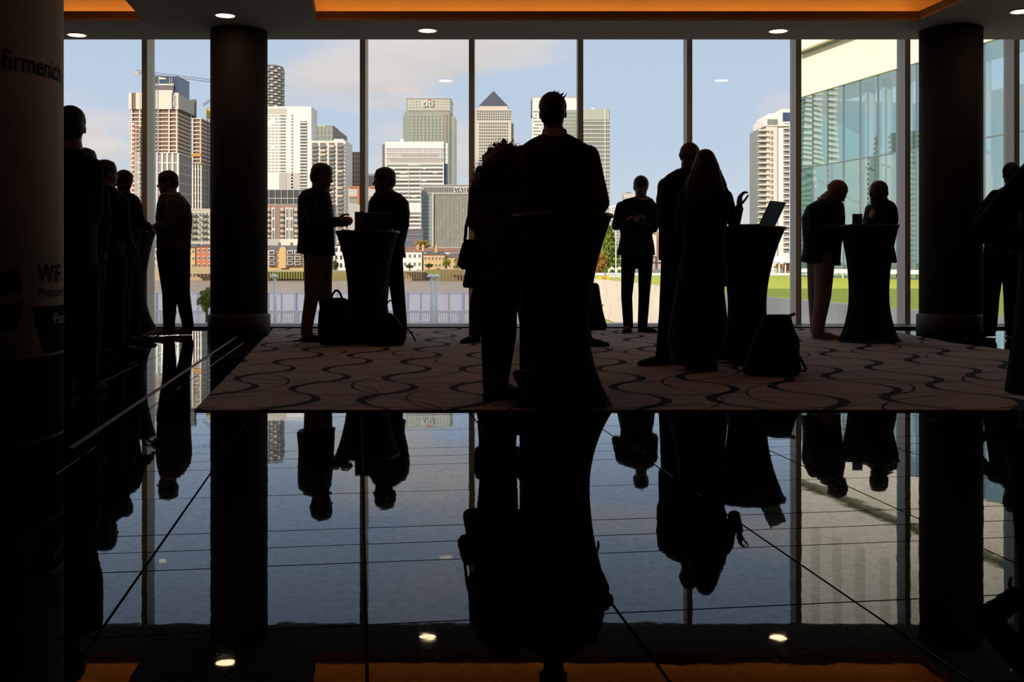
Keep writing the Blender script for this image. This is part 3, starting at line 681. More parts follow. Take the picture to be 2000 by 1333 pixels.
# -- cranes
def crane(lab, pts_mast, jib, Y, m, cw=None):
    o = empty('tower_crane', P(pts_mast[0][0], pts_mast[1][1], Y), lab, 'crane')
    (mx, my0), (_, my1) = pts_mast
    t_ = MB(); wdt = 1.2
    for dx in (-wdt, wdt): t_.cyl((PX(mx, Y)+dx, Y, PZ(my1, Y)), 0.3, (PX(mx, Y)+dx, Y, PZ(my0, Y)), 0.3, 6)
    k = int((my1-my0)/4)
    for i in range(k): t_.cyl((PX(mx, Y)-wdt, Y, PZ(my1-4*i, Y)), 0.16, (PX(mx, Y)+wdt, Y, PZ(my1-4*i-4, Y)), 0.16, 4)
    t_.build('mast', m, o)
    j = MB(); (xa, ya), (xb, yb) = jib; n_ = 26
    for i in range(n_):
        s0, s1 = i/n_, (i+1)/n_
        a, b = P(xa+(xb-xa)*s0, ya+(yb-ya)*s0, Y), P(xa+(xb-xa)*s1, ya+(yb-ya)*s1, Y); up = Vector((0, 0, 2.0))
        j.cyl(a, 0.24, b, 0.24, 5); j.cyl(a+up, 0.2, b+up, 0.2, 5); j.cyl(a if i % 2 else a+up, 0.12, b+up if i % 2 else b, 0.12, 4)
    j.build('jib', m, o)
    if cw: panel(o, 'counterweight', *cw, m_gry, 0.8, Y)
    return o
m_crane = fm('crane_blue', (0.11, 0.13, 0.17)); m_yc = fm('crane_yellow', (0.70, 0.45, 0.06))
crane('long dark crane jib above the unfinished tower', ((306, 146), (0, 519)), ((266, 142), (440, 164)), 880, m_crane, (262, 272, 139, 147))
cr = crane('yellow crane mast with a raised blue jib beside the left dark column', ((408, 211), (0, 519)), ((396, 208), (424, 190)), 930, m_crane)
panel(cr, 'cab', 404, 416, 212, 232, m_yc, 1.5, 930)
# -- brick flats and riverside houses on the left
f1 = bld('balcony_flats', 'pale brick flats with stacked balconies left of the dark column', 366, 421, 409, 620, 25, m_blk)
grid(f1, 'windows', 366, 421, 414, 474, 8, 6, 0.45, 0.6, m_mg, 0.3, seed=1); slabs(f1, 366, 421, [408], 1.5, m_cream)
for x in (379, 399): 
    for y in AR(420, 464, 5): panel(f1, 'balcony', x-5, x+5, y, y+3.2, m_rail, 2.0)
def gable(name, lab, x0, x1, ye, yr, Y, dep, mw, mr, hip=0.0, nx=3, ny=2, yb=526, wm=None, fx=0.45, fy=0.55, group='riverside houses'):
    r = bld(name, lab, x0, x1, ye, Y, dep, mw, cat='house'); r['group'] = group
    X0, X1, Ze, Zr = PX(x0, Y)-0.08, PX(x1, Y)+0.08, PZ(ye, Y), PZ(yr, Y); h = (X1-X0)*hip
    v_ = [(X0, Y-0.5, Ze), (X1, Y-0.5, Ze), (X1, Y+dep+0.3, Ze), (X0, Y+dep+0.3, Ze), (X0+h, Y+dep/2, Zr), (X1-h, Y+dep/2, Zr)]
    mesh_obj('roof', v_, [(0, 1, 5, 4), (1, 2, 5), (2, 3, 4, 5), (3, 0, 4), (3, 2, 1, 0)], mr, r)
    if nx:
        cw, ch = (x1-x0)/nx, (yb-ye)/ny
        for i in range(nx):
            for j in range(ny):
                cx, cy = x0+(i+0.5)*cw, ye+(j+0.52)*ch
                w_ = panel(r, 'window', cx-cw*fx/2, cx+cw*fx/2, cy-ch*fy/2, cy+ch*fy/2, wm or m_wht, 0.12)
                mb = MB(); g = 0.18
                for a in (0, 1):
                    xa = cx-cw*fx/2+(a+g)*cw*fx/2; xb = cx-cw*fx/2+(a+1-g)*cw*fx/2
                    mb.box((PX(xa, Y), Y-0.2, PZ(cy+ch*fy*0.36, Y)), (PX(xb, Y), Y, PZ(cy-ch*fy*0.36, Y)))
                mb.build('pane', m_dg, r)
    return r
gable('house', 'narrow yellow gabled house left of the red brick houses', 366, 381, 484, 476, 402, 12, m_yel, m_slate, 0.0, 2, 3)
gable('house', 'red brick riverside house with white windows beside the left dark column', 383, 424, 482, 476, 402, 14, m_red, m_slate, 0.1, 4, 3)
gable('house', 'pale riverside house behind the leftmost table', 292, 312, 484, 478, 402, 12, m_blk, m_slate, 0.1, 3, 3)
gable('house', 'low riverside house behind the man at the left table', 316, 364.5, 486, 480, 402, 12, m_yel, m_slate, 0.1, 5, 3)
# -- cylinder tower
Yc_ = 1150; cyl_c = (PX(509, Yc_), Yc_+20, ZB); Rr = 36*Yc_/F
ct = empty('round_tower', cyl_c, 'round grey tower of stacked balconies just right of the left dark column', 'building')
MB().lathe(cyl_c, [(0, 0), (0, Rr*0.93), (PZ(126, Yc_)-ZB, Rr*0.93), (PZ(126, Yc_)-ZB, 0)], 40).build('core', m_sgrey, ct)
fl = MB()
for i, y in enumerate(AR(127, 206, 15)): fl.lathe((cyl_c[0], cyl_c[1], PZ(y, Yc_)), [(0, 0), (0, Rr), (1.5, Rr), (1.5, 0)], 40)
tag(fl.build('balcony_rings', m_gry, ct), kind='stuff')
pk = MB(); rp = random.Random(5)
for i, y in enumerate(AR(129.5, 204, 14)):
    for k in range(26):
        if (k+i) % 2: continue
        t = math.pi*2*k/26; pk.box((cyl_c[0]+Rr*math.cos(t)-1.5, cyl_c[1]+Rr*math.sin(t)-1.5, PZ(y+2.5, Yc_)), (cyl_c[0]+Rr*math.cos(t)+1.5, cyl_c[1]+Rr*math.sin(t)+1.0, PZ(y-1, Yc_)))
tag(pk.build('balcony_bays', m_stone, ct), kind='stuff')
# -- white tower
t1 = bld('white_tower', 'bright white residential tower with blank stripes right of the left dark column', 515, 608, 208, 800, 24, m_wht)
grid(t1, 'windows', 522, 557, 223, 338, 5, 19, 0.66, 0.46, m_gry, 0.25, seed=2, skip=0.1); grid(t1, 'windows', 548, 558, 223, 338, 1, 19, 1.0, 0.48, m_mg, 0.35)
grid(t1, 'windows', 569, 572.5, 223, 400, 1, 29, 1.0, 0.5, m_sgrey, 0.3); panel(t1, 'recess', 586.5, 599.5, 237, 400, m_rail, 0.2)
grid(t1, 'balcony_edges', 586.5, 599.5, 237, 400, 1, 27, 1.0, 0.34, m_wht, 0.8); panel(t1, 'upper_field', 522, 559, 212, 222, m_blk, 0.25)
panel(t1, 'grey_field', 545, 559, 338, 372, m_gry, 0.3); panel(t1, 'grey_field', 560, 586, 338, 372, fm('warm_grey', (0.50, 0.47, 0.43)), 0.3)
pd = bld('glass_podium', 'grey glass podium in front of the white tower', 518, 600, 371, 758, 14, m_dg)
piers(pd, AR(526, 598, 7), 1.2, 371, 402, m_gry, 'mullion'); slabs(pd, 518, 600, [370, 387, 399], 1.6, m_gry)
f2 = bld('brick_flats', 'brown brick flats with pale window strips, behind the man in light trousers', 514, 606, 401, 640, 20, m_brick)
for x in (534, 561, 569): 
    p_ = panel(f2, 'window_strip', x-3.4, x+3.4, 406, 467, m_wht, 0.3)
    for y in AR(408, 450, 3): panel(f2, 'pane', x-2, x+2, y, y+17, m_mg, 0.5)
for x in (551, 578, 524, 590):
    for y in AR(409, 461, 6): panel(f2, 'balcony', x-4, x+4, y+3, y+7, m_rail, 1.2); panel(f2, 'window', x-3, x+3, y-3, y+3, m_blk, 0.3)
lw = bld('low_block', 'low pale flat-roofed block above the yellow riverside flats', 519, 612, 467, 520, 15, m_gry); panel(lw, 'pale_wall', 548, 612, 467, 480, m_cream, 0.5)
for x in (546, 570): panel(lw, 'window', x-2, x+2, 474, 479, m_brown, 0.8)
yf = gable('riverside_flats', 'yellow brick riverside flats with white windows and a round gable', 500, 606, 489, 479, 404, 14, m_yel, m_slate, 0.0, 0)
for x in (531.5, 567, 582, 509):
    panel(yf, 'bay', x-6.5, x+6.5, 489, 521, m_gry, 0.9)
    for y in (493.5, 504, 514): 
        panel(yf, 'window', x-5.5, x+5.5, y-3.6, y+3.6, m_wht, 1.1)
        for dx in (-3.5, -1.2, 1.2, 3.5): panel(yf, 'pane', x+dx-0.8, x+dx+0.8, y-2.6, y+2.6, m_dg, 1.25)
        panel(yf, 'balcony', x-6, x+6, y+3.8, y+4.8, m_rail, 1.8)
for x in (542, 553, 594, 602):
    for y in (493, 504, 515): panel(yf, 'window', x-1.6, x+1.6, y-2.2, y+2.2, m_wht, 0.3); panel(yf, 'pane', x-0.9, x+0.9, y-1.5, y+1.5, m_dg, 0.45)
MB().cyl((PX(553.5, 404), 402.6, PZ(488.5, 404)), 1.25, (PX(553.5, 404), 404, PZ(488.5, 404)), 1.25, 20).build('round_gable', m_yel, yf)
panel(yf, 'gable_bay', 547, 560, 488, 524, m_yel, 1.3)
# -- balcony tower and green-glass block
g1 = bld('green_topped_block', 'pale green glass block with a sloped roof behind the balcony tower', 600, 650, 246, 1060, 35, m_gg)
Xa, Xb = PX(650, 1060), PX(650, 1060)+0.1
mesh_obj('sloped_side', [(PX(650, 1060), 1060, PZ(278, 1060)), (PX(650, 1060), 1060, PZ(246, 1060)), (PX(678, 1105), 1105, PZ(267, 1105)), (PX(678, 1105), 1105, PZ(282, 1105)), (PX(648, 1060), 1062, PZ(278, 1060)), (PX(648, 1060), 1062, PZ(246, 1060))], [(0, 1, 2, 3), (4, 5, 1, 0), (5, 2, 1), (4, 3, 2, 5), (0, 3, 4)], m_sgrey, g1)
slabs(g1, 600, 650, [245, 255, 265], 0.8, m_pgrn); piers(g1, AR(612, 649, 6), 0.8, 246, 276, m_pgrn, 'mullion')
panel(g1, 'rooftop', 617, 636, 244.5, 247, m_wht, 0.1)
g2 = bld('balcony_tower', 'white tower with four dark columns of balconies behind the left laptop man', 606, 676, 275, 780, 30, m_wht)
for x in (615, 631, 648, 664.5):
    panel(g2, 'balcony_recess', x-5.6, x+5.6, 279, 476, fm('recess_brown', (0.26, 0.17, 0.11)), 0.3)
    for y in AR(284, 470, 24): panel(g2, 'balcony', x-5.2, x+5.2, y, y+4.6, m_blk if rp.random() < 0.22 else m_mg, 1.6)
piers(g2, [675], 1.6, 276, 476, m_sgrey, 'edge_windows', 0.2)
grid(g2, 'end_windows', 671.5, 674, 280, 476, 1, 26, 1.0, 0.5, m_sgrey, 0.4)
panel(g2, 'roof_box', 650, 669, 270.5, 276, m_wht, -4, back=14)
g3 = bld('brown_tower', 'brown glazed tower strip between the balcony tower and the window post', 680, 706, 298, 860, 20, m_brown)
piers(g3, AR(682, 705, 8), 0.9, 298, 372, m_stone, 'fin', joined=True); slabs(g3, 680, 706, AR(297, 368, 9), 0.9, m_stone, joined=True)
g4 = bld('orange_office', 'grey office with orange frames either side of the window post', 680, 742, 366, 700, 15, m_gry)
for x0, x1 in ((682, 702), (722, 740)):
    panel(g4, 'orange_frame', x0, x1, 364, 368, m_red, 0.8); panel(g4, 'orange_frame', x0, x1, 384, 387, m_red, 0.8); panel(g4, 'orange_frame', x1-4, x1, 364, 398, m_red, 0.9)
    slabs(g4, x0, x1, AR(370, 382, 5), 1.2, m_wht, 'louvre', 0.4, joined=True); panel(g4, 'glazing', x0, x1-4, 388, 396, m_gg, 0.4)
g5 = bld('finned_block', 'small dark finned block between the window post and the laptop man', 716, 742, 341, 820, 15, m_dg)
piers(g5, AR(718, 741, 9), 0.9, 343, 372, m_wht, 'fin', joined=True); panel(g5, 'parapet', 716, 742, 340, 344, m_wht, 0.6)
g6 = gable('house', 'white house behind the left edge of the laptop table', 652, 698.5, 480, 476, 412, 12, m_wht, m_slate, 0.1, 5, 3, wm=m_dg)
gable('house', 'white gabled riverside house hidden mostly behind the right laptop man', 700, 782, 482, 474, 412, 12, m_wht, m_slate, 0.1, 6, 3)

# -- tower with the red arc sign
ci = bld('signed_tower', 'tall green glass tower with white letters under a red arc', 794, 880, 192, 1450, 60, m_gg, 'upper_glass')
flat_text('lettering', 'citi', 824, 845, 195, 208, 1447.5, m_wht, ci, 1.0)
arc = MB(); 
for i in range(12):
    t0_, t1_ = math.pi*(0.2+0.6*i/12), math.pi*(0.2+0.6*(i+1)/12)
    arc.cyl(P(837.5+8*math.cos(t0_), 199-6*math.sin(t0_)+1.5, 1447), 0.42, P(837.5+8*math.cos(t1_), 199-6*math.sin(t1_)+1.5, 1447), 0.42, 6)
arc.build('red_arc', fm('sign_red', (0.75, 0.13, 0.08)), ci)
bx('stepped_shaft', (PX(787, 1450), 1451, ZB), (PX(888, 1450), 1505, PZ(226, 1450)), m_gg, ci); bx('stepped_shaft', (PX(790, 1450), 1449, ZB), (PX(878, 1450), 1506, PZ(218, 1450)), m_gg, ci)
slabs(ci, 794, 880, [192, 217, 220], 1.0, m_pgrn, 'cornice', 1.0); panel(ci, 'dark_louvres', 796, 879, 217, 219, m_sgrey, 1.4)
piers(ci, AR(807, 872, 10), 1.1, 224, 280, m_pgrn, 'fin', 2.0); slabs(ci, 800, 872, AR(226, 276, 9), 0.9, m_pgrn, 'floor_band', 1.8, joined=True)
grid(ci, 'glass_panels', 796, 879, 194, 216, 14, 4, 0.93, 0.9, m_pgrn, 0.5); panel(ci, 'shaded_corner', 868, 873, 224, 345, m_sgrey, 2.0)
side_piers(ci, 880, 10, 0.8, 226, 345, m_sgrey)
# -- white office
wo_ = bld('white_office', 'white office slab with striped louvres and ribbon windows behind the right laptop man', 752, 867, 277, 1000, 26, m_wht)
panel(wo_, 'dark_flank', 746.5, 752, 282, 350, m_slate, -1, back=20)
slabs(wo_, 752, 867, [289, 299, 308, 317], 1.0, m_wht, 'band', 0.7); piers(wo_, AR(756, 865, 34), 0.7, 290, 318, m_sgrey, 'louvre', 0.45, joined=True)
panel(wo_, 'louvre_field', 787, 855, 300, 306, m_gry, 0.4); panel(wo_, 'louvre_field', 764, 865, 310, 316.5, m_gry, 0.4)
for i, y in enumerate(AR(321.5, 462, 19)):
    if 10 <= i <= 11: continue
    panel(wo_, 'ribbon_window', 755, 865, y, y+4.4, m_win if i % 3 else m_mg, 0.15)
    for x0 in (754, 777, 798, 821, 843): 
        if rp.random() < 0.35: panel(wo_, 'blind', x0+rp.random()*6, x0+10+rp.random()*9, y, y+2.2, m_blk, 0.3)
piers(wo_, [798, 821], 0.8, 320, 466, m_wht, 'pier', 0.5)
panel(wo_, 'stair_box', 868, 874, 279, 320, m_wht, -2, back=20); panel(wo_, 'dark_stair', 868, 874, 320, 362, m_bg, -2, back=20)
panel(wo_, 'roof_frame', 780, 786, 269, 278, m_wht, -10, back=14)
# -- glass office with white capitals
st = bld('lettered_office', 'low glass office with white serif capitals along its louvred top', 823, 952, 362, 850, 40, m_pgrn)
piers(st, AR(828, 950, 36), 1.0, 366, 376, m_slate, 'louvre', 0.7, joined=True); slabs(st, 823, 952, [361, 377, 380], 1.4, m_gry, 'cornice', 1.0)
panel(st, 'glass_field', 825, 844, 383, 482, fm('teal_glazing', (0.26, 0.32, 0.31), 0.25), 0.3); slabs(st, 825, 844, AR(388, 478, 13), 0.7, m_slate, 'floor_line', 0.5, dep=0.5, joined=True)
panel(st, 'portal_frame', 844, 952, 377, 379.5, m_stone, 2.0); panel(st, 'portal_frame', 844, 847, 377, 482, m_stone, 2.0)
grid(st, 'glass_panels', 848, 952, 381, 482, 34, 22, 0.62, 0.82, m_mg, 0.25, seed=8, skip=0.08); piers(st, AR(848, 951, 35), 0.9, 381, 482, m_stone, 'fin', 0.8, joined=True)
flat_text('lettering', 'STATE STREET', 885.5, 950, 366, 375.6, 848.4, m_wht, st, 0.5)
lb = bld('low_glass_block', 'low blue-grey glazed block below the white office', 785, 823, 448, 780, 15, fm('slate_glazing', (0.14, 0.16, 0.19), 0.25)); slabs(lb, 785, 823, [447, 458, 469], 0.8, m_gry)
rc = empty('red_crane_mast', P(809, 480, 700), 'thin red mast in front of the low glazed block', 'mast'); panel(rc, 'mast', 808, 809.6, 448, 521.6, fm('mast_red', (0.4, 0.06, 0.05)), 0.3, 700)
# -- pyramid tower
pt = bld('pyramid_tower', 'pale steel tower with a dark pyramid roof', 929, 998.5, 214, 1400, 48, m_stone)
bx('side_shaft', (PX(925, 1400), 1404, ZB), (PX(1003, 1400), 1440, PZ(240, 1400)), m_stone, pt); panel(pt, 'crown', 935, 992, 207, 214, fm('crown_pink', (0.62, 0.50, 0.42)), -2, back=44)
Xl, Xr, Yt, Yb_ = PX(934, 1400), PX(993, 1400), 1402, 1440; Za = PZ(207.5, 1400)
mesh_obj('pyramid_roof', [(Xl, Yt, Za), (Xr, Yt, Za), (Xr, Yb_, Za), (Xl, Yb_, Za), ((Xl+Xr)/2, (Yt+Yb_)/2, PZ(177.5, 1421))], [(0, 1, 4), (1, 2, 4), (2, 3, 4), (3, 0, 4), (3, 2, 1, 0)], m_pyr, pt)
grid(pt, 'windows', 931, 998, 216, 236, 15, 4, 0.58, 0.66, m_win, 0.3); grid(pt, 'windows', 935, 993, 239, 420, 13, 30, 0.56, 0.58, m_win, 0.3)
slabs(pt, 929, 998.5, [214, 237], 1.2, m_wht, 'cornice', 0.8); grid(pt, 'windows', 999, 1003, 242, 420, 2, 30, 0.55, 0.55, m_win, -3.6)
# -- two banks behind the centre man
h1 = bld('white_bank_tower', 'white topped tower behind the head of the centre man', 1040, 1128, 190, 1350, 45, m_wht)
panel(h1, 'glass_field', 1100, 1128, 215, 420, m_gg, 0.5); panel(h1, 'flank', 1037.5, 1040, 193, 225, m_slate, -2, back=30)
grid(h1, 'windows', 1041, 1060, 215, 420, 5, 32, 0.6, 0.42, m_win, 0.3, seed=4, skip=0.15); slabs(h1, 1100, 1128, AR(218, 410, 28), 1.6, m_pgrn, 'floor_band', 0.9, dep=1.0, joined=True)
slabs(h1, 1040, 1128, [189.5], 1.2, m_gry, 'parapet')
h2 = bld('green_bank_tower', 'pale green banded glass tower right of the centre man', 1130, 1191, 213, 1300, 40, m_mg)
panel(h2, 'glass_crown', 1131, 1190, 213, 234, m_pgrn, 0.4); piers(h2, AR(1133, 1189, 16), 0.6, 213, 236, m_gg, 'mullion', 0.6, joined=True)
slabs(h2, 1130, 1191, AR(236, 420, 24), 2.6, m_pgrn, 'floor_band', 0.9); piers(h2, AR(1132, 1190, 18), 0.6, 236, 420, m_pgrn, 'mullion', 0.5, joined=True)
panel(h2, 'corner', 1181, 1182.2, 212, 420, m_wht, 1.3); panel(h2, 'roof_plant', 1155, 1163, 210, 213, m_wht, -3, back=10)
h3 = bld('far_drum', 'small pale drum-shaped block behind the head of the facing man', 1219, 1250, 378, 1100, 20, m_gry); grid(h3, 'louvres', 1219, 1250, 379, 388, 12, 1, 0.5, 0.8, m_wht, 0.5)
panel(h3, 'roof_dish', 1224, 1234, 374.5, 378, m_sgrey, -4, back=12)
h4 = bld('far_white_block', 'tiny pale block between the centre man and the facing man', 1193, 1206, 402, 900, 15, m_wht); grid(h4, 'windows', 1194, 1205, 404, 420, 3, 3, 0.5, 0.5, m_mg, 0.3)
for (x0, x1, yt, Y, m_, lab) in ((1196, 1225, 428, 700, m_gry, 'low grey block behind the pointed tree'), (1010, 1040, 300, 1250, m_stone, 'pale tower hidden behind the curly-haired woman and the centre man')):
    q = bld('far_block', lab, x0, x1, yt, Y, 15, m_); grid(q, 'windows', x0+1, x1-1, yt+3, yt+60, 5, 9, 0.5, 0.5, m_mg, 0.3)
# -- villas right of the laptop table
v1 = gable('villa', 'yellow villa with a slate hipped roof beside the taller jetty', 827, 869, 498, 491, 407, 14, m_yel, m_slate, 0.18, 6, 2, yb=525)
v3 = gable('villa', 'white house with a terracotta hipped roof right of the laptop table', 786, 824, 492, 481, 408, 13, m_wht, m_tile, 0.2, 4, 2, yb=524)
gable('villa', 'pale terrace with a long brown roof behind the yellow villa', 826, 900, 492, 484, 426, 13, m_cream, m_tile, 0.02, 7, 2, yb=520)
gable('villa', 'yellow house half hidden behind the handbag', 872, 915, 503, 494, 408, 12, m_yel, m_slate, 0.15, 4, 2, yb=525)
for x, vl in ((815, v3), (825, v3), (851, v1)):
    panel(vl, 'chimney', x-2, x+2, 479, 494, m_yel, -2.0, back=3.2); panel(vl, 'chimney_pots', x-1.3, x+1.3, 476.5, 479, m_red, -2.3, back=2.9)
# -- beyond the lawn
br = bld('brick_chimney_block', 'red brick block with a steel frame at its foot, right of the facing man', 1282, 1330, 452, 260, 12, fm('brick_rose', (0.45, 0.24, 0.18)), zb=ZL)
panel(br, 'pale_end', 1272, 1282, 459, 500, m_cream, 0.3); panel(br, 'base_wall', 1270, 1330, 504, 536, fm('base_stone', (0.55, 0.44, 0.36)), 1.5)
for x in (1278, 1290, 1302): panel(br, 'steel_post', x-0.4, x+0.4, 500, 528, m_slate, 2.2)
for y in (512, 526): panel(br, 'steel_beam', 1272, 1330, y, y+0.8, m_slate, 2.2)
fp = empty('flag_pole', P(1203, 537, 150), 'tall white pole beside the pointed tree', 'pole'); MB().cyl((PX(1203, 150), 150, ZL), 0.09, (PX(1203, 150), 150, PZ(400, 150)), 0.07, 10).build('shaft', m_white, fp)
bar = empty('white_barrier', (20, 131, ZL), 'white low barrier along the far edge of the lawn', 'barrier')
for x0, x1 in ((1100, 1180), (1184, 1260), (1264, 1340), (1344, 1420), (1424, 1500), (1504, 1545)): panel(bar, 'barrier_section', x0, x1, 534, 538, m_white, 0.3, 131)
yb_ = empty('yellow_barrier', P(1174, 545, 126), 'yellow board lying at the lawn edge beside the centre man', 'board'); panel(yb_, 'board', 1168, 1190, 540, 545, fm('board_yellow', (0.75, 0.52, 0.05)), 0.3, 108); panel(yb_, 'red_mark', 1175, 1182, 541.5, 543.5, m_red, 0.4, 108)
for x, lab in ((1196, 'pale pointed market tent left of the flag pole'), (1211, 'pale pointed market tent right of the flag pole')):
    o = empty('market_tent', P(x, 537, 170), lab, 'tent'); X = PX(x, 170); s_ = 0.55
    mesh_obj('roof', [(X-s_, 170, PZ(527, 170)), (X+s_, 170, PZ(527, 170)), (X+s_, 171.6, PZ(527, 170)), (X-s_, 171.6, PZ(527, 170)), (X, 170.8, PZ(520, 170))], [(0, 1, 4), (1, 2, 4), (2, 3, 4), (3, 0, 4), (3, 2, 1, 0)], fm('tent_cloth', (0.85, 0.68, 0.50)), o)
    for dx in (-s_, s_-0.1):
        for dy in (0, 1.5): bx('leg', (X+dx, 170+dy, ZL), (X+dx+0.1, 170+dy+0.1, PZ(527, 170)), m_white, o)
vn = empty('equipment_box', P(1201, 544, 112), 'white low equipment box at the lawn edge below the market tents', 'box')
panel(vn, 'case', 1189, 1213, 537.5, 543.5, m_white, 0.4, 112); panel(vn, 'grey_band', 1190, 1212, 541.3, 542.6, m_sgrey, 0.45, 112); panel(vn, 'lid', 1188, 1214, 536.5, 537.5, m_gry, 0.5, 112)
# -- residential tower on the right
rt = bld('residential_tower', 'white and sand residential tower with stacked balconies behind the open laptop', 1501, 1541, 222, 330, 16, m_wht, zb=ZL)
Yt = 330
bx('sand_shaft', (PX(1496, Yt), Yt-0.6, ZL), (PX(1517, Yt), Yt+12, PZ(245, Yt)), m_cream, rt); bx('balcony_shaft', (PX(1481, Yt), Yt-0.2, ZL), (PX(1496, Yt), Yt+12, PZ(252, Yt)), m_mg, rt)
mesh_obj('sloped_crown', [(PX(1492, Yt), Yt-1, PZ(247, Yt)), (PX(1542, Yt), Yt-1, PZ(247, Yt)), (PX(1542, Yt), Yt-1, PZ(214, Yt)), (PX(1525, Yt), Yt-1, PZ(214, Yt)), (PX(1492, Yt), Yt-1, PZ(232, Yt))]+[(PX(x, Yt), Yt+14, PZ(y, Yt)) for x, y in ((1492, 247), (1542, 247), (1542, 214), (1525, 214), (1492, 232))], [(0, 1, 2, 3, 4), (9, 8, 7, 6, 5), (0, 4, 9, 5), (4, 3, 8, 9), (3, 2, 7, 8), (2, 1, 6, 7), (1, 0, 5, 6)], m_wht, rt)
panel(rt, 'crown_glazing', 1497, 1516, 234, 244, m_mg, 1.3); panel(rt, 'crown_glazing', 1527, 1541, 221, 238, m_bg, 1.3)
for y in AR(254, 498, 24):
    panel(rt, 'balcony', 1480, 1496.5, y, y+2.8, m_cream, 1.6); panel(rt, 'side_balcony', 1529, 1542, y-14, y-12, m_wht, 1.5)
    panel(rt, 'window', 1504.5, 1508.5, y+2, y+8.5, m_sgrey, 0.8); panel(rt, 'window', 1501, 1502.2, y+2, y+7, m_sgrey, 0.8); panel(rt, 'window', 1530, 1541, y-12, y-5, m_sgrey, 0.3)
mq = empty('marquee', P(1525, 537, 150), 'white canopy roof with red hoardings below the residential tower', 'canopy')
MB().loft([(PX(1528, 150), 151, PZ(512, 150), 2.6, 2.0), (PX(1528, 150), 151, PZ(509, 150), 2.0, 1.6), (PX(1530, 150), 151, PZ(500, 150), 0.5, 0.5)], 16, 2.0).build('roof', m_white, mq, True)
for x in (1510, 1522, 1534): panel(mq, 'support', x-0.5, x+0.5, 511, 536, m_white, 0.2, 150)
for x0, x1, y0, y1, m_, n_ in ((1502, 1512, 510, 513, m_red, 'hoarding'), (1504, 1516, 520, 533, m_wht, 'hoarding'), (1516, 1528, 516, 525, fm('sign_yellow', (0.85, 0.55, 0.08)), 'yellow_sign'), (1531, 1541, 514, 533, m_red, 'hoarding'), (1500, 1516, 527, 531, m_slate, 'plant_box')):
    panel(mq, n_, x0, x1, y0, y1, m_, 0.3, 152)
# -- towers out of view to the left that the glass facade mirrors
for (X, Y, wd, top, m_a, m_b, lab) in ((-338, 520, 13, 106, m_pgrn, m_wht, 'pale banded tower far left beyond the printed column'), (-446, 520, 15, 87, m_gg, m_mg, 'green banded tower furthest left beyond the printed column')):
    r = empty('banded_tower', (X, Y, ZB), lab, 'building'); bx('core', (X-wd/2, Y, ZB), (X+wd/2, Y+30, top), m_b if m_b is m_mg else m_gg, r)
    mb = MB(); z = 2.0
    while z < top: mb.box((X-wd/2-1, Y-1, z), (X+wd/2+1, Y+31, z+1.7)); z += 3.4
    tag(mb.build('floor_bands', m_a if m_a is m_gg else m_wht, r), kind='stuff')

# -- big glass hall on the right
m_hall = [pane_mat('hall_glass_%d' % i, (0.62, 0.82, 0.82), 0.44, (0.86, 1.0, 1.0), wave=wv, wscale=sc, fres=False) for i, (wv, sc) in enumerate(((0.05, 0.12), (0.02, 0.1), (0.012, 0.15)))]
gh = empty('glass_hall', (33.2, 125, ZL), 'large glass-fronted hall with a cream fascia filling the right windows', 'building')
def hp(t, out=0.0): return Vector((33.2+0.245*t-out*0.971, 125-t-out*0.238))
ZM, ZF = 11.6, 19.8; m_joint = fm('glazing_joint', (0.16, 0.19, 0.20)); m_fas = mat('fascia_cream', (0.88, 0.80, 0.69), 0.85, var=0.04, scale=0.3)
ts = AR(0.15, 53.7, 18); rp = random.Random(12)
for i, (a, b) in enumerate(zip(ts, ts[1:])):
    for (z0_, z1_) in ((ZL, ZM), (ZM, ZF)):
        tl, tp = rp.gauss(0, 0.010), rp.gauss(0, 0.012)
        A, B = hp(a+0.03, tl), hp(b-0.03, -tl)
        mesh_obj('glass_pane', [(A.x, A.y, z0_+0.03), (B.x, B.y, z0_+0.03), (B.x+tp, B.y, z1_-0.03), (A.x+tp, A.y, z1_-0.03)], [(0, 1, 2, 3)], m_hall[0 if i < 2 else 1 if i < 5 else 2], gh)
    A = hp(a, 0.05); B = hp(a+0.07, 0.05); Cc = hp(a+0.07, -0.2); D = hp(a, -0.2)
    MB().prism([A, B, Cc, D], ZL, ZF).build('mullion', m_joint, gh)
for z_ in (ZM, ZL+0.1):
    MB().prism([hp(0, 0.06), hp(54, 0.06), hp(54, -0.2), hp(0, -0.2)], z_-0.06, z_+0.06).build('transom', m_joint, gh)
MB().prism([hp(0.5, 0.25), hp(54, 0.25), hp(54, -6), hp(0.5, -6)], ZF, 24.6).build('fascia', m_fas, gh)
MB().prism([hp(2.4, 1.5), hp(54, 1.5), hp(54, -6), hp(2.4, -6)], 24.7, 28.2).build('upper_fascia', m_fas, gh)
MB().prism([hp(2.8, -0.1), hp(54, -0.1), hp(54, -6), hp(2.8, -6)], 28.2, 43).build('upper_glazing', fm('upper_green_glass', (0.16, 0.30, 0.22), 0.2), gh)
for i in range(12): MB().prism([hp(2.8+i*4.3, 1.3), hp(5.3+i*4.3, 1.3), hp(5.3+i*4.3, -0.1), hp(2.8+i*4.3, -0.1)], 28.2, 43).build('upper_pier', m_fas, gh)
MB().prism([hp(2.4, 1.6), hp(54, 1.6), hp(54, -6), hp(2.4, -6)], 43, 45).build('parapet', m_fas, gh)
MB().prism([hp(1.6, 0.9), hp(54, 0.9), hp(54, -6), hp(1.6, -6)], 24.6, 24.7).build('shadow_gap', m_joint, gh)
MB().prism([hp(0, -18), hp(54, -18), hp(54, -18.4), hp(0, -18.4)], ZL, ZF).build('inner_wall', fm('inner_wall_paint', (0.84, 0.90, 0.90)), gh)
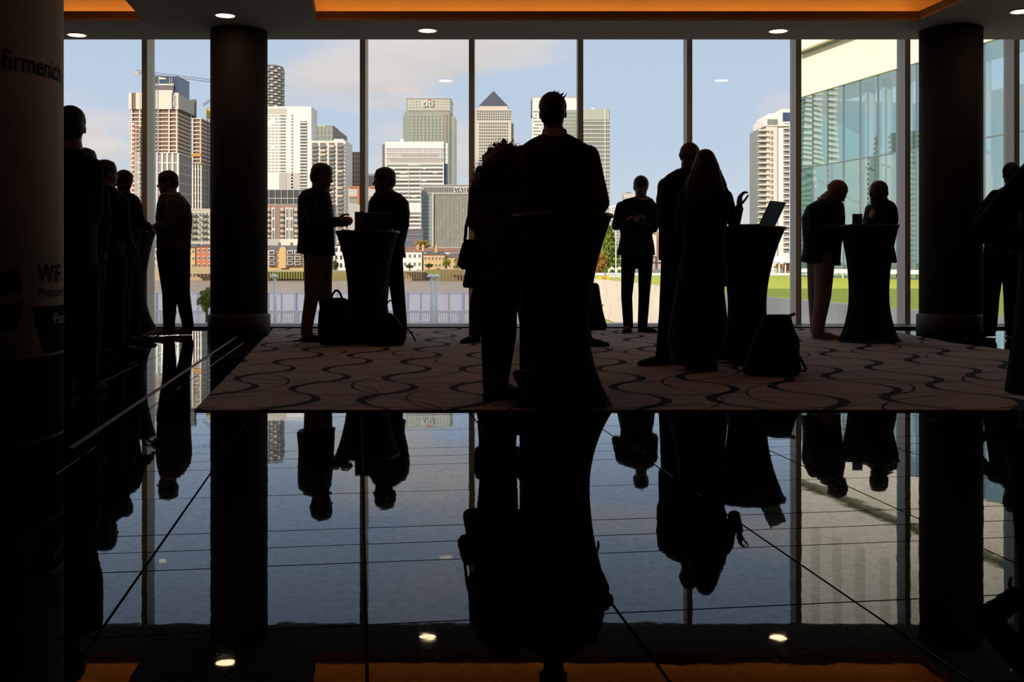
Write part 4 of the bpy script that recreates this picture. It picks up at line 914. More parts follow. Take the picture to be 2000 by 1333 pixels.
MB().prism([hp(-0.3, 0), hp(-0.3, -18), hp(0, -18), hp(0, 0)][::-1], ZL, ZF).build('end_wall', fm('end_wall_green', (0.45, 0.60, 0.52)), gh)
MB().prism([hp(0, -0.5), hp(54, -0.5), hp(54, -18), hp(0, -18)], ZL, ZL+0.02).build('inner_floor', fm('inner_floor_stone', (0.60, 0.60, 0.56)), gh)
for t in (11.2, 14.2, 17.6, 23, 29, 35):
    p_ = hp(t, -2.2); MB().lathe((p_.x, p_.y, ZL), [(0, 0), (0, 0.55), (20.5, 0.55), (20.5, 0)], 20).build('inner_column', m_wht, gh, True)
MB().prism([hp(0, 0.9), hp(54, 0.9), hp(54, 0.75), hp(0, 0.75)], ZL+0.55, ZL+0.95).build('white_rail', m_white, gh)
for i in range(10):
    MB().prism([hp(i*5.4, 0.86), hp(i*5.4+0.12, 0.86), hp(i*5.4+0.12, 0.78), hp(i*5.4, 0.78)], ZL, ZL+0.6).build('rail_post', m_white, gh)
# ================================================================== PEOPLE
SK = [mat('skin_%d' % i, c, 0.55, var=0.05, scale=6) for i, c in enumerate(((0.20, 0.115, 0.08), (0.09, 0.05, 0.035), (0.15, 0.085, 0.058)))]
def cloth(n, c): return mat(n, c, 0.9, var=0.12, scale=25, spec=0.15, bump=0.15)
c_navy = cloth('navy_wool', (0.016, 0.018, 0.026)); c_black = cloth('black_cloth', (0.010, 0.010, 0.011)); c_char = cloth('charcoal_cloth', (0.022, 0.021, 0.022))
c_khaki = cloth('khaki_cotton', (0.20, 0.15, 0.105)); c_shirt = cloth('pale_shirt', (0.46, 0.43, 0.40)); c_coat = cloth('brown_coat', (0.075, 0.048, 0.036))
c_vest = cloth('dark_red_vest', (0.035, 0.012, 0.012)); c_sleeve = cloth('tan_sleeve', (0.12, 0.092, 0.068)); c_dress = cloth('black_dress', (0.012, 0.011, 0.012))
c_tan = cloth('beige_trousers', (0.26, 0.215, 0.17)); c_olive = cloth('olive_shirt', (0.07, 0.060, 0.045))
c_hair = mat('dark_hair', (0.016, 0.012, 0.010), 0.6, var=0.3, scale=40); c_hair2 = mat('brown_hair', (0.05, 0.03, 0.018), 0.55, var=0.3, scale=40); c_grey = mat('grey_hair', (0.16, 0.14, 0.12), 0.6, var=0.3, scale=40)
c_shoe = mat('shoe_leather', (0.012, 0.010, 0.009), 0.85, var=0.1, spec=0.1); c_snk = mat('sneaker_tan', (0.30, 0.20, 0.12), 0.7, var=0.2, scale=30); c_sole = mat('sole_pale', (0.5, 0.47, 0.42), 0.7)

def frame(yaw, pitch, roll=0.0):
    y = math.radians(yaw); p = math.radians(pitch); f0 = Vector((math.sin(y), -math.cos(y), 0)); z = Vector((0, 0, 1))
    f = f0*math.cos(p)-z*math.sin(p); u = z*math.cos(p)+f0*math.sin(p); s = f.cross(u)
    if roll:
        r = math.radians(roll); u, s = u*math.cos(r)+s*math.sin(r), s*math.cos(r)-u*math.sin(r)
    return f, s, u
def add_head(b, c, hh, f, s, u, jaw=1.0, nose=1.0):
    g = lambda a, t, q: c+(f*a+s*t+u*q)*hh
    ax = (f, s, u); E = lambda a, t, q, r: b.ell(g(a, t, q), (r[0]*hh, r[1]*hh, r[2]*hh), ax)
    E(-0.03, 0, 0.12, (0.41, 0.325, 0.37)); E(0.12, 0, -0.12, (0.265, 0.265, 0.34)); E(0.245, 0, -0.395, (0.135*jaw, 0.165*jaw, 0.105))
    E(0.05, 0, -0.25, (0.22, 0.255*jaw, 0.20)); E(0.30, 0, 0.07, (0.085, 0.20, 0.06))
    b.rc(g(0.34, 0, 0.03), 0.035*hh, g(0.335+0.09*nose, 0, -0.115), 0.048*hh, 8, 2)
    E(0.345, 0, -0.245, (0.055, 0.10, 0.035)); E(0.34, 0, -0.295, (0.05, 0.09, 0.035))
    for q in (-1, 1):
        E(0.315, q*0.13, 0.005, (0.045, 0.06, 0.04)); E(-0.04, q*0.315, -0.03, (0.075, 0.034, 0.115))
def add_hand(b, w, d, n, side=1, curl=0.5, spread=0.0, k=1.0):
    d = d.normalized(); n = (n-d*n.dot(d)).normalized(); t = d.cross(n)*side
    b.ell(w+d*0.05*k, (0.058*k, 0.043*k, 0.019*k), (d, t, n)); b.rc(w-d*0.02, 0.026*k, w+d*0.02*k, 0.028*k, 10, 2)
    for i in range(4):
        p = w+(d*(0.088-0.006*abs(i-1.2))+t*(0.031-0.0205*i))*k; L = (0.078, 0.088, 0.081, 0.062)[i]*k; a = 0.0
        for j, (sf, dc) in enumerate(((0.46, 0.35), (0.30, 0.75), (0.24, 0.55))):
            a += curl*dc*1.35; dd = (d*math.cos(a)+n*math.sin(a)+t*spread*(1.5-i)*0.3).normalized(); q = p+dd*L*sf
            b.rc(p, (0.0098-0.0009*j)*k, q, (0.0092-0.001*j)*k, 8, 2); p = q
    p = w+(d*0.025+t*0.034)*k
    for j, (L, mixv) in enumerate(((0.042, 0.55), (0.032, 0.95), (0.026, 1.15))):
        dd = (d*(0.55+0.35*j)+t*(0.75-0.3*j)+n*(0.25+0.35*curl*j)).normalized(); q = p+dd*L*k; b.rc(p, (0.0125-0.001*j)*k, q, (0.0115-0.001*j)*k, 8, 2); p = q
def shoe(name, a, ang, m, parent, L=0.285, wd=0.05, h=0.075, sole=None):
    """a: ankle point; ang: direction the toe points (0 = to the viewer, 90 = right)"""
    t = math.radians(ang); f = Vector((math.sin(t), -math.cos(t), 0)); s = Vector((-f.y, f.x, 0)); base = Vector((a.x, a.y, 0))
    st = [(-0.27, 0.55, 0.55), (-0.24, 0.8, 0.95), (-0.1, 0.85, 1.15), (0.08, 0.85, 1.1), (0.25, 0.95, 0.85), (0.45, 1.08, 0.66), (0.62, 0.98, 0.52), (0.71, 0.62, 0.38), (0.735, 0.25, 0.2)]
    def mk(top, zlo, grow):
        v = []; fcs = []; n = 10
        for q, ww, hh in st:
            for i in range(n):
                th = math.pi*i/(n-1); x = math.cos(th); z = math.sin(th)
                v.append(base+f*q*L+s*(wd*ww*grow*math.copysign(abs(x)**0.7, x))+Vector((0, 0, zlo+(top(hh)-zlo)*z**0.8)))
        for j in range(len(st)-1):
            for i in range(n):
                k = (i+1) % n; fcs.append((j*n+i, j*n+k, (j+1)*n+k, (j+1)*n+i))
        fcs.append(tuple(range(n-1, -1, -1))); fcs.append(tuple(range((len(st)-1)*n, len(st)*n)))
        return MB().add(v, fcs)
    o = mk(lambda q: h*q+0.012, 0.012, 1.0).build(name, m, parent, True)
    mk(lambda q: 0.024, 0.0095, 1.06).build('sole', sole or m, o)
    return o

def person(label, Y, head, yaw, torso, arms, legs, pitch=0, roll=0, skin=0, top=None, low=None, hair='short', hairm=None, shoes=None, hd=0.0,
           leg_r=(0.095, 0.075, 0.062), arm_r=(0.062, 0.052, 0.042), feet=(0, 0), sleeve=None, neck=None, jaw=1.0, sole=None, skirt=None, collar=None, extra=None, top_name='jacket', hemcut=0):
    """head: (x, y top, y chin); torso rings: (y, x left, x right, half depth m[, depth shift m]); arms, legs: joints (x, y, depth shift m)"""
    k = Y/F
    hx, ht, hc = head; hh = (hc-ht)*k*0.985; Yh = Y+hd; c = P(hx, (ht+hc)/2, Yh)
    fx = sum(l[2][0] for l in legs)/len(legs); root = empty('person', (PX(fx, Y), Y, 0.009), label, 'person')
    f, s, u = frame(yaw, pitch, roll); vox = 0.0072
    body = MB(); add_head(body, c, hh, f, s, u, jaw)
    tr = [(PX((a[1]+a[2])/2, Y), Y+(a[4] if len(a) > 4 else 0), PZ(a[0], Y), (a[2]-a[1])/2*k, a[3]) for a in torso]
    nb = Vector((tr[0][0], tr[0][1], tr[0][2]-0.03)) if neck is None else P(neck[0], neck[1], Y+hd*0.5)
    body.rc(c-(u*0.22+f*0.10)*hh, 0.235*hh, nb, 0.255*hh+0.006)
    body.loft([(x, y, z, max(rx-0.022, 0.03), max(ry-0.022, 0.03)) for x, y, z, rx, ry in tr][::-1])
    jk = MB().loft(tr[::-1]) if True else None
    sls = []
    for a in arms:
        sl = MB() if sleeve else jk
        sls.append(sl)
        q = [P(p[0], p[1], Y+p[2]) for p in a['j']]; r = a.get('r', arm_r)
        for i in range(2): body.rc(q[i], r[i]*0.72, q[i+1], r[i+1]*0.70); sl.rc(q[i], r[i], q[i+1] if i == 0 else q[i]+(q[i+1]-q[i])*a.get('cuff', 0.97), r[i+1])
        d = a.get('d') or (q[2]-q[1]); n = a.get('n') or Vector((0, 0, -1))
        add_hand(body, q[2], Vector(d), Vector(n)+Vector((0.001, 0.002, 0.003)), a.get('side', 1), a.get('curl', 0.5), a.get('spread', 0.0), hh/0.235*0.97)
    tb = MB(); low_r = tr[-1]; pel = P((legs[0][0][0]+legs[-1][0][0])/2, (legs[0][0][1]+legs[-1][0][1])/2, Y)
    body.rc(P(*legs[0][0][:2], Y+legs[0][0][2]), leg_r[0]*0.78, P(*legs[-1][0][:2], Y+legs[-1][0][2]), leg_r[0]*0.78)
    tb.rc(P(*legs[0][0][:2], Y+legs[0][0][2])+Vector((0, 0, 0.03)), leg_r[0]*1.04, P(*legs[-1][0][:2], Y+legs[-1][0][2])+Vector((0, 0, 0.03)), leg_r[0]*1.04)
    body.rc(pel, 0.08, Vector((pel.x, pel.y, pel.z+0.25)), 0.095); tb.rc(pel, 0.10, Vector((pel.x, pel.y, pel.z+0.12)), 0.10)
    for i, l in enumerate(legs):
        q = [P(p[0], p[1], Y+p[2]) for p in l]; lr = leg_r[i] if isinstance(leg_r[0], tuple) else leg_r
        q[2].z = max(q[2].z, 0.085)
        tb.rc(q[2], lr[2], Vector((q[2].x, q[2].y, 0.052+lr[2]*0.6)), lr[2]*1.03)
        for j in range(2): body.rc(q[j], lr[j]*0.8, q[j+1], lr[j+1]*0.62); tb.rc(q[j], lr[j], q[j+1], lr[j+1])
        t = math.radians(feet[i]); fd = Vector((math.sin(t), -math.cos(t), 0)); body.rc(Vector((q[2].x, q[2].y, 0.055)), 0.036, Vector((q[2].x, q[2].y, 0.05))+fd*0.13, 0.028)
        shoe('shoe', Vector((q[2].x, q[2].y, 0))+fd*0.03, feet[i], shoes or c_shoe, root, sole=sole)
    body.build('body', SK[skin], root, voxel=vox)
    jk.build(top_name, top or c_navy, root, voxel=0.0105)
    if sleeve:
        for sl in sls: sl.build('sleeve', sleeve, root, voxel=0.010)
    if skirt:
        MB().loft([(PX((a[1]+a[2])/2, Y), Y+(a[4] if len(a) > 4 else 0), PZ(a[0], Y), (a[2]-a[1])/2*k, a[3]) for a in skirt][::-1]).build('skirt', low or c_black, root, voxel=0.011)
    else: tb.build('trousers', low or c_black, root, voxel=0.0105)
    hb = MB(); hm = hairm or c_hair
    ax = (f, s, u); g = lambda a, t, q: c+(f*a+s*t+u*q)*hh
    if hair in ('short', 'spiky', 'long', 'bob'):
        hb.ell(g(-0.055, 0, 0.165), (0.44*hh, 0.355*hh, 0.375*hh), ax); hb.ell(g(-0.20, 0, -0.02), (0.28*hh, 0.325*hh, 0.34*hh), ax)
        hb.ell(g(0.12, 0, 0.375), (0.19*hh, 0.24*hh, 0.11*hh), ax)
    if hair == 'spiky':
        tf = MB()
        for i in range(26):
            a = random.random()*0.3-0.15; t = -0.15+random.random()*0.42; tf.rc(g(a, t, 0.46-abs(t)*0.25), 0.022*hh, g(a+0.04, t*1.18+0.03, 0.535-abs(t)*0.22+0.05*random.random()), 0.005*hh, 5, 2)
        tag(tf.build('hair_tufts', hm, root), kind='stuff')
    if hair == 'close':
        hb.ell(g(-0.06, 0, 0.125), (0.405*hh, 0.335*hh, 0.375*hh), ax); hb.ell(g(-0.20, 0, -0.05), (0.25*hh, 0.31*hh, 0.27*hh), ax)
    if hair == 'fringe':
        hb.ell(g(-0.10, 0, 0.02), (0.36*hh, 0.338*hh, 0.20*hh), ax)
    if extra: extra(root, hb, g, hh, f, s, u, body)
    if hb.v: hb.build('hair', hm, root, voxel=0.008)
    if collar:
        cb_ = MB(); cc = nb+Vector((0, 0, 0.045)) if collar is True else P(collar[0], collar[1], Yh); R = 0.085*hh/0.235*1.0
        pts = [cc+Vector((math.cos(t)*R, math.sin(t)*R, 0.012*math.sin(t))) for t in np.linspace(0, 2*math.pi, 20)]
        cb_.tube(pts, 0.0105); cb_.build('collar', c_shirt, root, True)
    return root
V = Vector
# ---- left group
person('person in dark clothes seen from behind, right beside the printed column', 6.6, (138, 209, 292), 200,
       [(292, 118, 162, 0.07), (306, 100, 181, 0.12), (330, 86, 193, 0.14), (400, 88, 190, 0.15), (470, 96, 184, 0.15), (520, 92, 188, 0.16), (560, 90, 190, 0.16)],
       [dict(j=[(182, 328, 0), (184, 410, 0.02), (172, 470, 0.1)]), dict(j=[(92, 330, 0), (90, 410, 0.02), (100, 480, 0.1)], side=-1)],
       [[(118, 540, 0), (118, 650, 0), (120, 745, 0)], [(165, 540, 0), (168, 650, 0), (170, 745, 0)]], feet=(180, 180), top=c_black, low=c_black, leg_r=(0.095, 0.08, 0.07), pitch=5)
person('person mostly hidden beside the printed column, only the head top showing', 9.0, (168, 290, 348), 150,
       [(345, 150, 190, 0.07), (358, 138, 200, 0.12), (380, 132, 206, 0.13), (450, 138, 200, 0.13), (510, 136, 202, 0.14), (540, 136, 202, 0.14)],
       [dict(j=[(200, 380, 0), (204, 440, 0), (200, 490, 0.05)])], [[(155, 520, 0), (155, 600, 0), (155, 690, 0)], [(184, 520, 0), (184, 600, 0), (184, 690, 0)]], feet=(150, 150), top=c_black)
person('person with round dark hair in the left group, second head left of the window post', 9.3, (208, 313, 366), 130,
       [(364, 196, 222, 0.07), (376, 188, 236, 0.11), (396, 184, 244, 0.13), (460, 188, 240, 0.13), (530, 184, 242, 0.14)],
       [dict(j=[(238, 394, 0), (244, 450, 0), (252, 470, 0.15)])], [[(202, 515, 0), (202, 600, 0), (200, 680, 0)], [(226, 515, 0), (228, 600, 0), (230, 680, 0)]], feet=(110, 120), top=c_char)
person('person with a dark fringe facing right over the leftmost table', 10.7, (243, 333, 376), 68,
       [(378, 232, 260, 0.07), (386, 226, 270, 0.12), (404, 224, 277, 0.15), (440, 226, 276, 0.15), (480, 230, 270, 0.15), (530, 226, 272, 0.15)],
       [dict(j=[(262, 396, -0.12), (276, 436, -0.14), (288, 440, 0.0)], curl=0.9, r=(0.055, 0.046, 0.036)), dict(j=[(262, 396, 0.15), (274, 436, 0.16), (288, 444, 0.1)], side=-1)],
       [[(240, 520, -0.08), (242, 590, -0.08), (240, 650, -0.08)], [(258, 520, 0.08), (262, 590, 0.08), (262, 650, 0.08)]], pitch=18, feet=(80, 80), top=c_black, skin=1)
def specs(c_, col): return None
person('man in an untucked olive shirt and dark trousers facing left at the leftmost table', 11.85, (327, 334, 380), -78,
       [(376, 318, 346, 0.07), (384, 312, 358, 0.13), (400, 308, 370, 0.17), (425, 306, 374, 0.19), (460, 307, 372, 0.17), (490, 308, 371, 0.16)],
       [dict(j=[(336, 396, -0.18), (330, 440, -0.24), (303, 444, -0.12)], side=-1, curl=0.8, d=(-1, 0.1, 0.05)), dict(j=[(336, 396, 0.19), (328, 440, 0.2), (304, 446, 0.06)], curl=0.8)],
       [[(326, 500, -0.07), (332, 572, -0.07), (330, 636, -0.07)], [(352, 500, 0.08), (356, 572, 0.08), (367, 634, 0.08)]], pitch=8, feet=(-80, -75), top=c_olive, top_name='shirt', low=c_black,
       leg_r=(0.112, 0.084, 0.064), shoes=c_snk, collar=(334, 378), hd=-0.0, neck=(334, 382))
# ---- pair with the laptop
person('man in a dark blazer and light trousers facing right, left of the laptop table', 10.9, (629, 319.5, 371), 84,
       [(366, 612, 636, 0.08), (373, 592, 642, 0.14), (386, 583, 646, 0.19), (420, 582, 650, 0.20), (455, 584, 652, 0.18), (475, 582, 653, 0.18), (494, 580, 654, 0.18), (500, 606, 656, 0.16)],
       [dict(j=[(606, 388, -0.19), (612, 440, -0.24), (662, 432, -0.2)], curl=1.15, d=(1, 0.1, 0.1), n=(0, 1, -0.5), cuff=0.92, r=(0.064, 0.058, 0.05)), dict(j=[(610, 388, 0.19), (618, 440, 0.2), (658, 436, 0.1)], side=-1, curl=1.1, d=(1, -0.1, 0.1), n=(0, -1, -0.4))],
       [[(613, 505, -0.07), (609, 578, -0.09), (599, 640, -0.1)], [(630, 505, 0.07), (634, 575, 0.05), (643, 645, 0.05)]], pitch=12, feet=(75, 80), top=c_navy, low=c_khaki, hairm=c_hair2,
       leg_r=(0.102, 0.074, 0.060), collar=(628, 372), neck=(622, 376), roll=0)
def beard(root, hb, g, hh, f, s, u, body): hb.ell(g(0.17, 0, -0.33), (0.17*hh, 0.20*hh, 0.15*hh), (f, s, u))
person('bearded man in a dark jacket facing left, right of the laptop table', 11.35, (750, 327.5, 378), -72,
       [(372, 742, 768, 0.08), (380, 730, 784, 0.15), (394, 720, 798, 0.19), (418, 718, 801, 0.20), (450, 722, 797, 0.18), (480, 730, 790, 0.17), (504, 726, 793, 0.17)],
       [dict(j=[(784, 398, -0.18), (790, 440, -0.22), (744, 442, -0.22)], side=-1, curl=0.7), dict(j=[(738, 396, 0.12), (730, 436, 0.14), (722, 444, 0.0)], curl=0.7)],
       [[(746, 508, -0.05), (744, 580, -0.05), (742, 648, -0.05)], [(769, 508, 0.05), (777, 575, 0.05), (784, 648, 0.05)]], pitch=4, feet=(-60, -50), top=c_black, low=c_char,
       leg_r=(0.098, 0.078, 0.066), skin=2, extra=beard, collar=(750, 378))
# ---- centre pair
def curls(root, hb, g, hh, f, s, u, body):
    """a wide cloud of curls: overlapping locks plus loose ringlets on the outline"""
    rr_ = random.Random(4); Y = 6.3; k = Y/F; cm = MB()
    lobes = [(984, 314, 33, 37), (966, 330, 29, 34), (1002, 326, 26, 34), (950, 344, 20, 22), (944, 356, 17, 16), (996, 350, 26, 20)]
    for (x, y, rx, ry) in lobes:
        hb.ell(P(x, y, Y-0.02), (rx*k*0.93, 0.12, ry*k*0.93))
        for i in range(46):
            t = rr_.random()*6.283; q = 0.75+0.25*rr_.random(); hb.ell(P(x+rx*q*math.cos(t), y-ry*q*math.sin(t), Y-0.02+rr_.gauss(0, 0.05)), [0.012+0.010*rr_.random()]*3, None, 8, 5)
        for i in range(75):
            t = rr_.random()*6.283; base = P(x+rx*math.cos(t)*0.97, y-ry*math.sin(t)*0.97, Y-0.02+rr_.gauss(0, 0.04)); dirv = V((math.cos(t), rr_.gauss(0, .3), math.sin(t)+rr_.gauss(0, .25)-0.1)).normalized()
            e = dirv.orthogonal().normalized(); e2_ = dirv.cross(e); ph = rr_.random()*6; p = base; L = rr_.randint(3, 8)
            for jn in range(1, L):
                n_ = base+dirv*0.0052*jn+(e*math.cos(ph+jn*1.2)+e2_*math.sin(ph+jn*1.2))*0.006; cm.rc(p, 0.0017, n_, 0.0015, 4, 1); p = n_
    tag(cm.build('loose_curls', c_hair2, root), kind='stuff')
person('woman with big curly hair and a brown coat beside the centre man', 6.3, (984, 286, 350), 158,
       [(352, 966, 1010, 0.06), (358, 940, 1024, 0.09), (372, 922, 1030, 0.11), (420, 926, 1022, 0.12), (465, 926, 1016, 0.12), (510, 912, 1020, 0.14), (557, 903, 1024, 0.16), (562, 905, 1022, 0.16)],
       [dict(j=[(932, 374, -0.02), (928, 436, -0.04), (985, 432, 0.10)], curl=0.8, r=(0.052, 0.048, 0.036)), dict(j=[(1018, 374, 0), (1028, 440, 0.02), (1000, 450, 0.12)], side=-1, r=(0.05, 0.046, 0.036))],
       [[(958, 560, -0.03), (963, 660, -0.04), (960, 758, -0.05)], [(985, 560, 0.06), (985, 655, 0.06), (976, 748, 0.06)]], pitch=6, feet=(105, 70), top=c_coat, top_name='coat', low=c_black, hair='curly', hairm=c_hair2,
       leg_r=(0.086, 0.074, 0.052), extra=curls, shoes=c_shoe)
def collar_stand(root, hb, g, hh, f, s, u, body):
    p_ = P(1083, 259, 6.52); mb = MB().lathe(p_-V((0, 0, 0.03)), [(0, 0.082), (0.045, 0.073), (0.05, 0.070), (0.045, 0.066), (0.0, 0.074)], 28); mb.build('collar', c_shirt, root, True)
person('tall man in a dark waistcoat seen from behind in the middle', 6.54, (1080, 182, 262), 172,
       [(262, 1058, 1110, 0.075), (274, 1034, 1132, 0.11), (288, 1014, 1156, 0.135), (330, 1010, 1162, 0.15), (400, 1012, 1160, 0.15), (460, 1008, 1152, 0.14), (520, 1004, 1156, 0.15), (532, 1004, 1156, 0.15)],
       [dict(j=[(1020, 304, 0), (999, 396, -0.02), (1020, 440, 0.2)], r=(0.066, 0.06, 0.045)), dict(j=[(1150, 304, 0), (1172, 396, -0.02), (1150, 440, 0.2)], side=-1, r=(0.066, 0.06, 0.045))],
       [[(1046, 525, 0), (1040, 640, 0), (1036, 740, 0)], [(1108, 525, 0), (1112, 640, 0), (1114, 740, 0)]], feet=(170, 190), top=c_vest, top_name='waistcoat', sleeve=c_sleeve, low=c_black, hair='spiky',
       leg_r=(0.10, 0.082, 0.07), extra=collar_stand)
person('person standing legs apart beyond the curly-haired woman, only the lower legs visible', 10.75, (972, 345, 392), 0,
       [(392, 955, 988, 0.07), (402, 935, 1008, 0.11), (420, 930, 1014, 0.13), (470, 935, 1008, 0.13), (520, 932, 1012, 0.13)],
       [dict(j=[(1006, 415, 0), (1010, 460, -0.05), (985, 470, -0.2)], side=-1), dict(j=[(938, 415, 0), (936, 460, -0.05), (960, 470, -0.2)])],
       [[(952, 515, 0), (932, 590, 0), (928, 652, 0)], [(995, 515, 0), (1022, 590, 0.0), (1030, 655, 0)]], feet=(-30, 20), top=c_black, low=c_char, leg_r=(0.09, 0.075, 0.066), skin=0)
person('person hidden behind the centre man, one dark shoe showing at the right', 10.3, (1100, 330, 380), 20,
       [(380, 1084, 1116, 0.07), (390, 1066, 1134, 0.11), (408, 1060, 1140, 0.12), (460, 1066, 1134, 0.13), (520, 1062, 1138, 0.13)],
       [dict(j=[(1134, 405, 0), (1136, 455, -0.05), (1112, 470, -0.2)], side=-1), dict(j=[(1068, 405, 0), (1066, 455, -0.05), (1090, 470, -0.2)])],
       [[(1082, 515, 0), (1078, 600, 0), (1076, 665, 0)], [(1118, 515, 0), (1130, 600, 0), (1144, 665, 0)]], feet=(-20, 62), top=c_black)
# ---- man facing us
person('man in a dark suit facing the viewer near the window, hands at his chest', 12.3, (1252, 344.5, 388), 6,
       [(384, 1240, 1266, 0.07), (390, 1218, 1276, 0.11), (400, 1208, 1280, 0.13), (430, 1208, 1277, 0.13), (460, 1212, 1274, 0.13), (480, 1208, 1278, 0.14), (499, 1204, 1280, 0.14)],
       [dict(j=[(1213, 404, 0), (1203, 442, -0.02), (1236, 432, -0.22)], curl=0.9, d=(0.7, -0.3, 0.5), side=-1), dict(j=[(1274, 404, 0), (1277, 446, -0.02), (1246, 434, -0.22)], curl=0.9, d=(-0.7, -0.3, 0.5))],
       [[(1228, 508, 0), (1224, 580, -0.01), (1227, 640, 0)], [(1261, 508, 0), (1258, 580, -0.01), (1255, 640, 0)]], pitch=22, feet=(-12, 30), top=c_navy, low=c_black, collar=(1252, 388), leg_r=(0.088, 0.066, 0.058), hd=-0.02)
# ---- couple by the laptop table
person('grey-haired man in a long dark coat, left of the long-haired woman', 8.4, (1348, 277, 336), 140,
       [(330, 1322, 1366, 0.08), (342, 1302, 1380, 0.13), (358, 1288, 1392, 0.16), (390, 1281, 1396, 0.17), (440, 1287, 1392, 0.16), (480, 1286, 1392, 0.16), (509, 1286, 1394, 0.16)],
       [dict(j=[(1300, 364, 0), (1296, 436, 0), (1325, 470, 0.2)], r=(0.066, 0.056, 0.045)), dict(j=[(1388, 364, 0), (1396, 436, 0.05), (1380, 460, 0.2)], side=-1)],
       [[(1316, 505, -0.02), (1308, 610, -0.02), (1300, 700, -0.02)], [(1352, 505, 0.05), (1352, 610, 0.05), (1350, 700, 0.05)]], feet=(-70, 120), top=c_black, low=c_black, hair='fringe', hairm=c_grey, leg_r=(0.10, 0.085, 0.078), neck=(1346, 342), pitch=8)
def long_hair(root, hb, g, hh, f, s, u, body):
    Y = 7.95
    hb.loft([(PX((a[1]+a[2])/2, Y), Y+a[4], PZ(a[0], Y), (a[2]-a[1])/2*Y/F, a[3]) for a in ((305, 1362, 1396, 0.09, 0), (325, 1352, 1404, 0.10, -0.01), (350, 1344, 1408, 0.09, -0.03), (372, 1338, 1412, 0.07, -0.05), (392, 1344, 1406, 0.05, -0.06), (404, 1354, 1398, 0.03, -0.06))][::-1])
    for i in range(28):                                   # locks lying down the back
        q = i/27; x0 = 1366+24*q; x1 = 1340+70*q+random.uniform(-2, 2); b = 0.10*math.sin(math.pi*(0.12+0.76*q))
        pts = [P(x0, 300, Y-b*0.85), P(x0*0.55+x1*0.45, 330, Y-0.012-b), P(x0*0.2+x1*0.8, 362, Y-0.03-b*0.85), P(x1, 394+random.uniform(0, 12), Y-0.055-b*0.55)]
        for a, c_ in zip(pts, pts[1:]): hb.rc(a, 0.010, c_, 0.009, 6, 2)
    for (x0, y0, x1, y1) in ((1404, 335, 1419, 361), (1406, 345, 1422, 372), (1404, 350, 1415, 366), (1408, 360, 1427, 378), (1348, 345, 1334, 372), (1346, 355, 1330, 382)): hb.rc(P(x0, y0, Y-0.03), 0.02, P(x1, y1, Y-0.03), 0.006, 6, 2)
person('woman with long hair in a long dark dress, one hand raised', 7.95, (1378, 293, 352), 165,
       [(352, 1360, 1394, 0.06), (362, 1340, 1412, 0.09), (378, 1330, 1422, 0.11), (420, 1330, 1424, 0.12), (470, 1336, 1414, 0.12), (520, 1326, 1418, 0.14), (560, 1320, 1420, 0.16)],
       [dict(j=[(1418, 384, 0), (1434, 440, 0.1), (1444, 406, 0.16)], side=-1, curl=0.75, d=(0.05, 0.1, 1.0), n=(0.9, 0.2, 0), r=(0.05, 0.044, 0.034), spread=0.9, cuff=0.95), dict(j=[(1336, 384, 0), (1330, 450, 0.05), (1350, 480, 0.15)], r=(0.052, 0.045, 0.036))],
       [[(1352, 560, 0), (1350, 650, 0), (1350, 715, 0)], [(1392, 560, 0), (1390, 650, 0), (1388, 715, 0)]], feet=(160, 200), top=c_dress, top_name='blouse', low=c_dress, hairm=c_hair,
       skirt=[(525, 1326, 1416, 0.145), (572, 1318, 1414, 0.17), (605, 1312, 1418, 0.18), (640, 1306, 1421, 0.19), (660, 1304, 1416, 0.19), (690, 1308, 1402, 0.18), (712, 1312, 1394, 0.17)], extra=long_hair, hair='bob')
# ---- pair on the right
def glasses(root, hb, g, hh, f, s, u, body):
    mb = MB()
    for q in (-1, 1):
        cc = g(0.40, q*0.15, 0.0); mb.tube([cc+(s*math.cos(t)*0.11+u*math.sin(t)*0.085)*hh for t in np.linspace(0, 6.283, 13)], 0.0022, 6); mb.tube([g(0.40, q*0.26, 0.02), g(-0.02, q*0.34, 0.03)], 0.0022, 6)
    mb.tube([g(0.41, -0.05, 0.02), g(0.41, 0.05, 0.02)], 0.0022, 6); mb.build('glasses', c_shoe, root, True)
    badge = MB(); p_ = P(1643, 421, 11.0); badge.box((p_.x-0.012, p_.y-0.006, p_.z-0.05), (p_.x+0.012, p_.y+0.006, p_.z+0.05)); badge.build('name_badge', c_sleeve, root)
person('bald man with glasses in a dark blazer and beige trousers bowing to the right', 11.3, (1634, 350, 400), 72,
       [(386, 1608, 1634, 0.08), (392, 1594, 1642, 0.14), (402, 1577, 1647, 0.18), (425, 1567, 1649, 0.20), (450, 1568, 1648, 0.18), (480, 1570, 1642, 0.17), (511, 1565, 1640, 0.17), (519, 1596, 1641, 0.15)],
       [dict(j=[(1590, 408, -0.19), (1588, 450, -0.26), (1634, 446, -0.22)], curl=0.9, r=(0.064, 0.058, 0.046)), dict(j=[(1592, 408, 0.18), (1592, 450, 0.2), (1636, 448, 0.1)], side=-1, curl=0.9)],
       [[(1596, 512, 0.07), (1594, 575, 0.06), (1595, 640, 0.05)], [(1610, 512, -0.07), (1607, 578, -0.1), (1597, 640, -0.13)]], pitch=38, feet=(50, 72), top=c_navy, low=c_tan, hair='fringe', hairm=c_grey,
       leg_r=(0.108, 0.086, 0.068), shoes=c_snk, sole=c_sole, extra=glasses, collar=(1616, 388), neck=(1612, 392), skin=0)
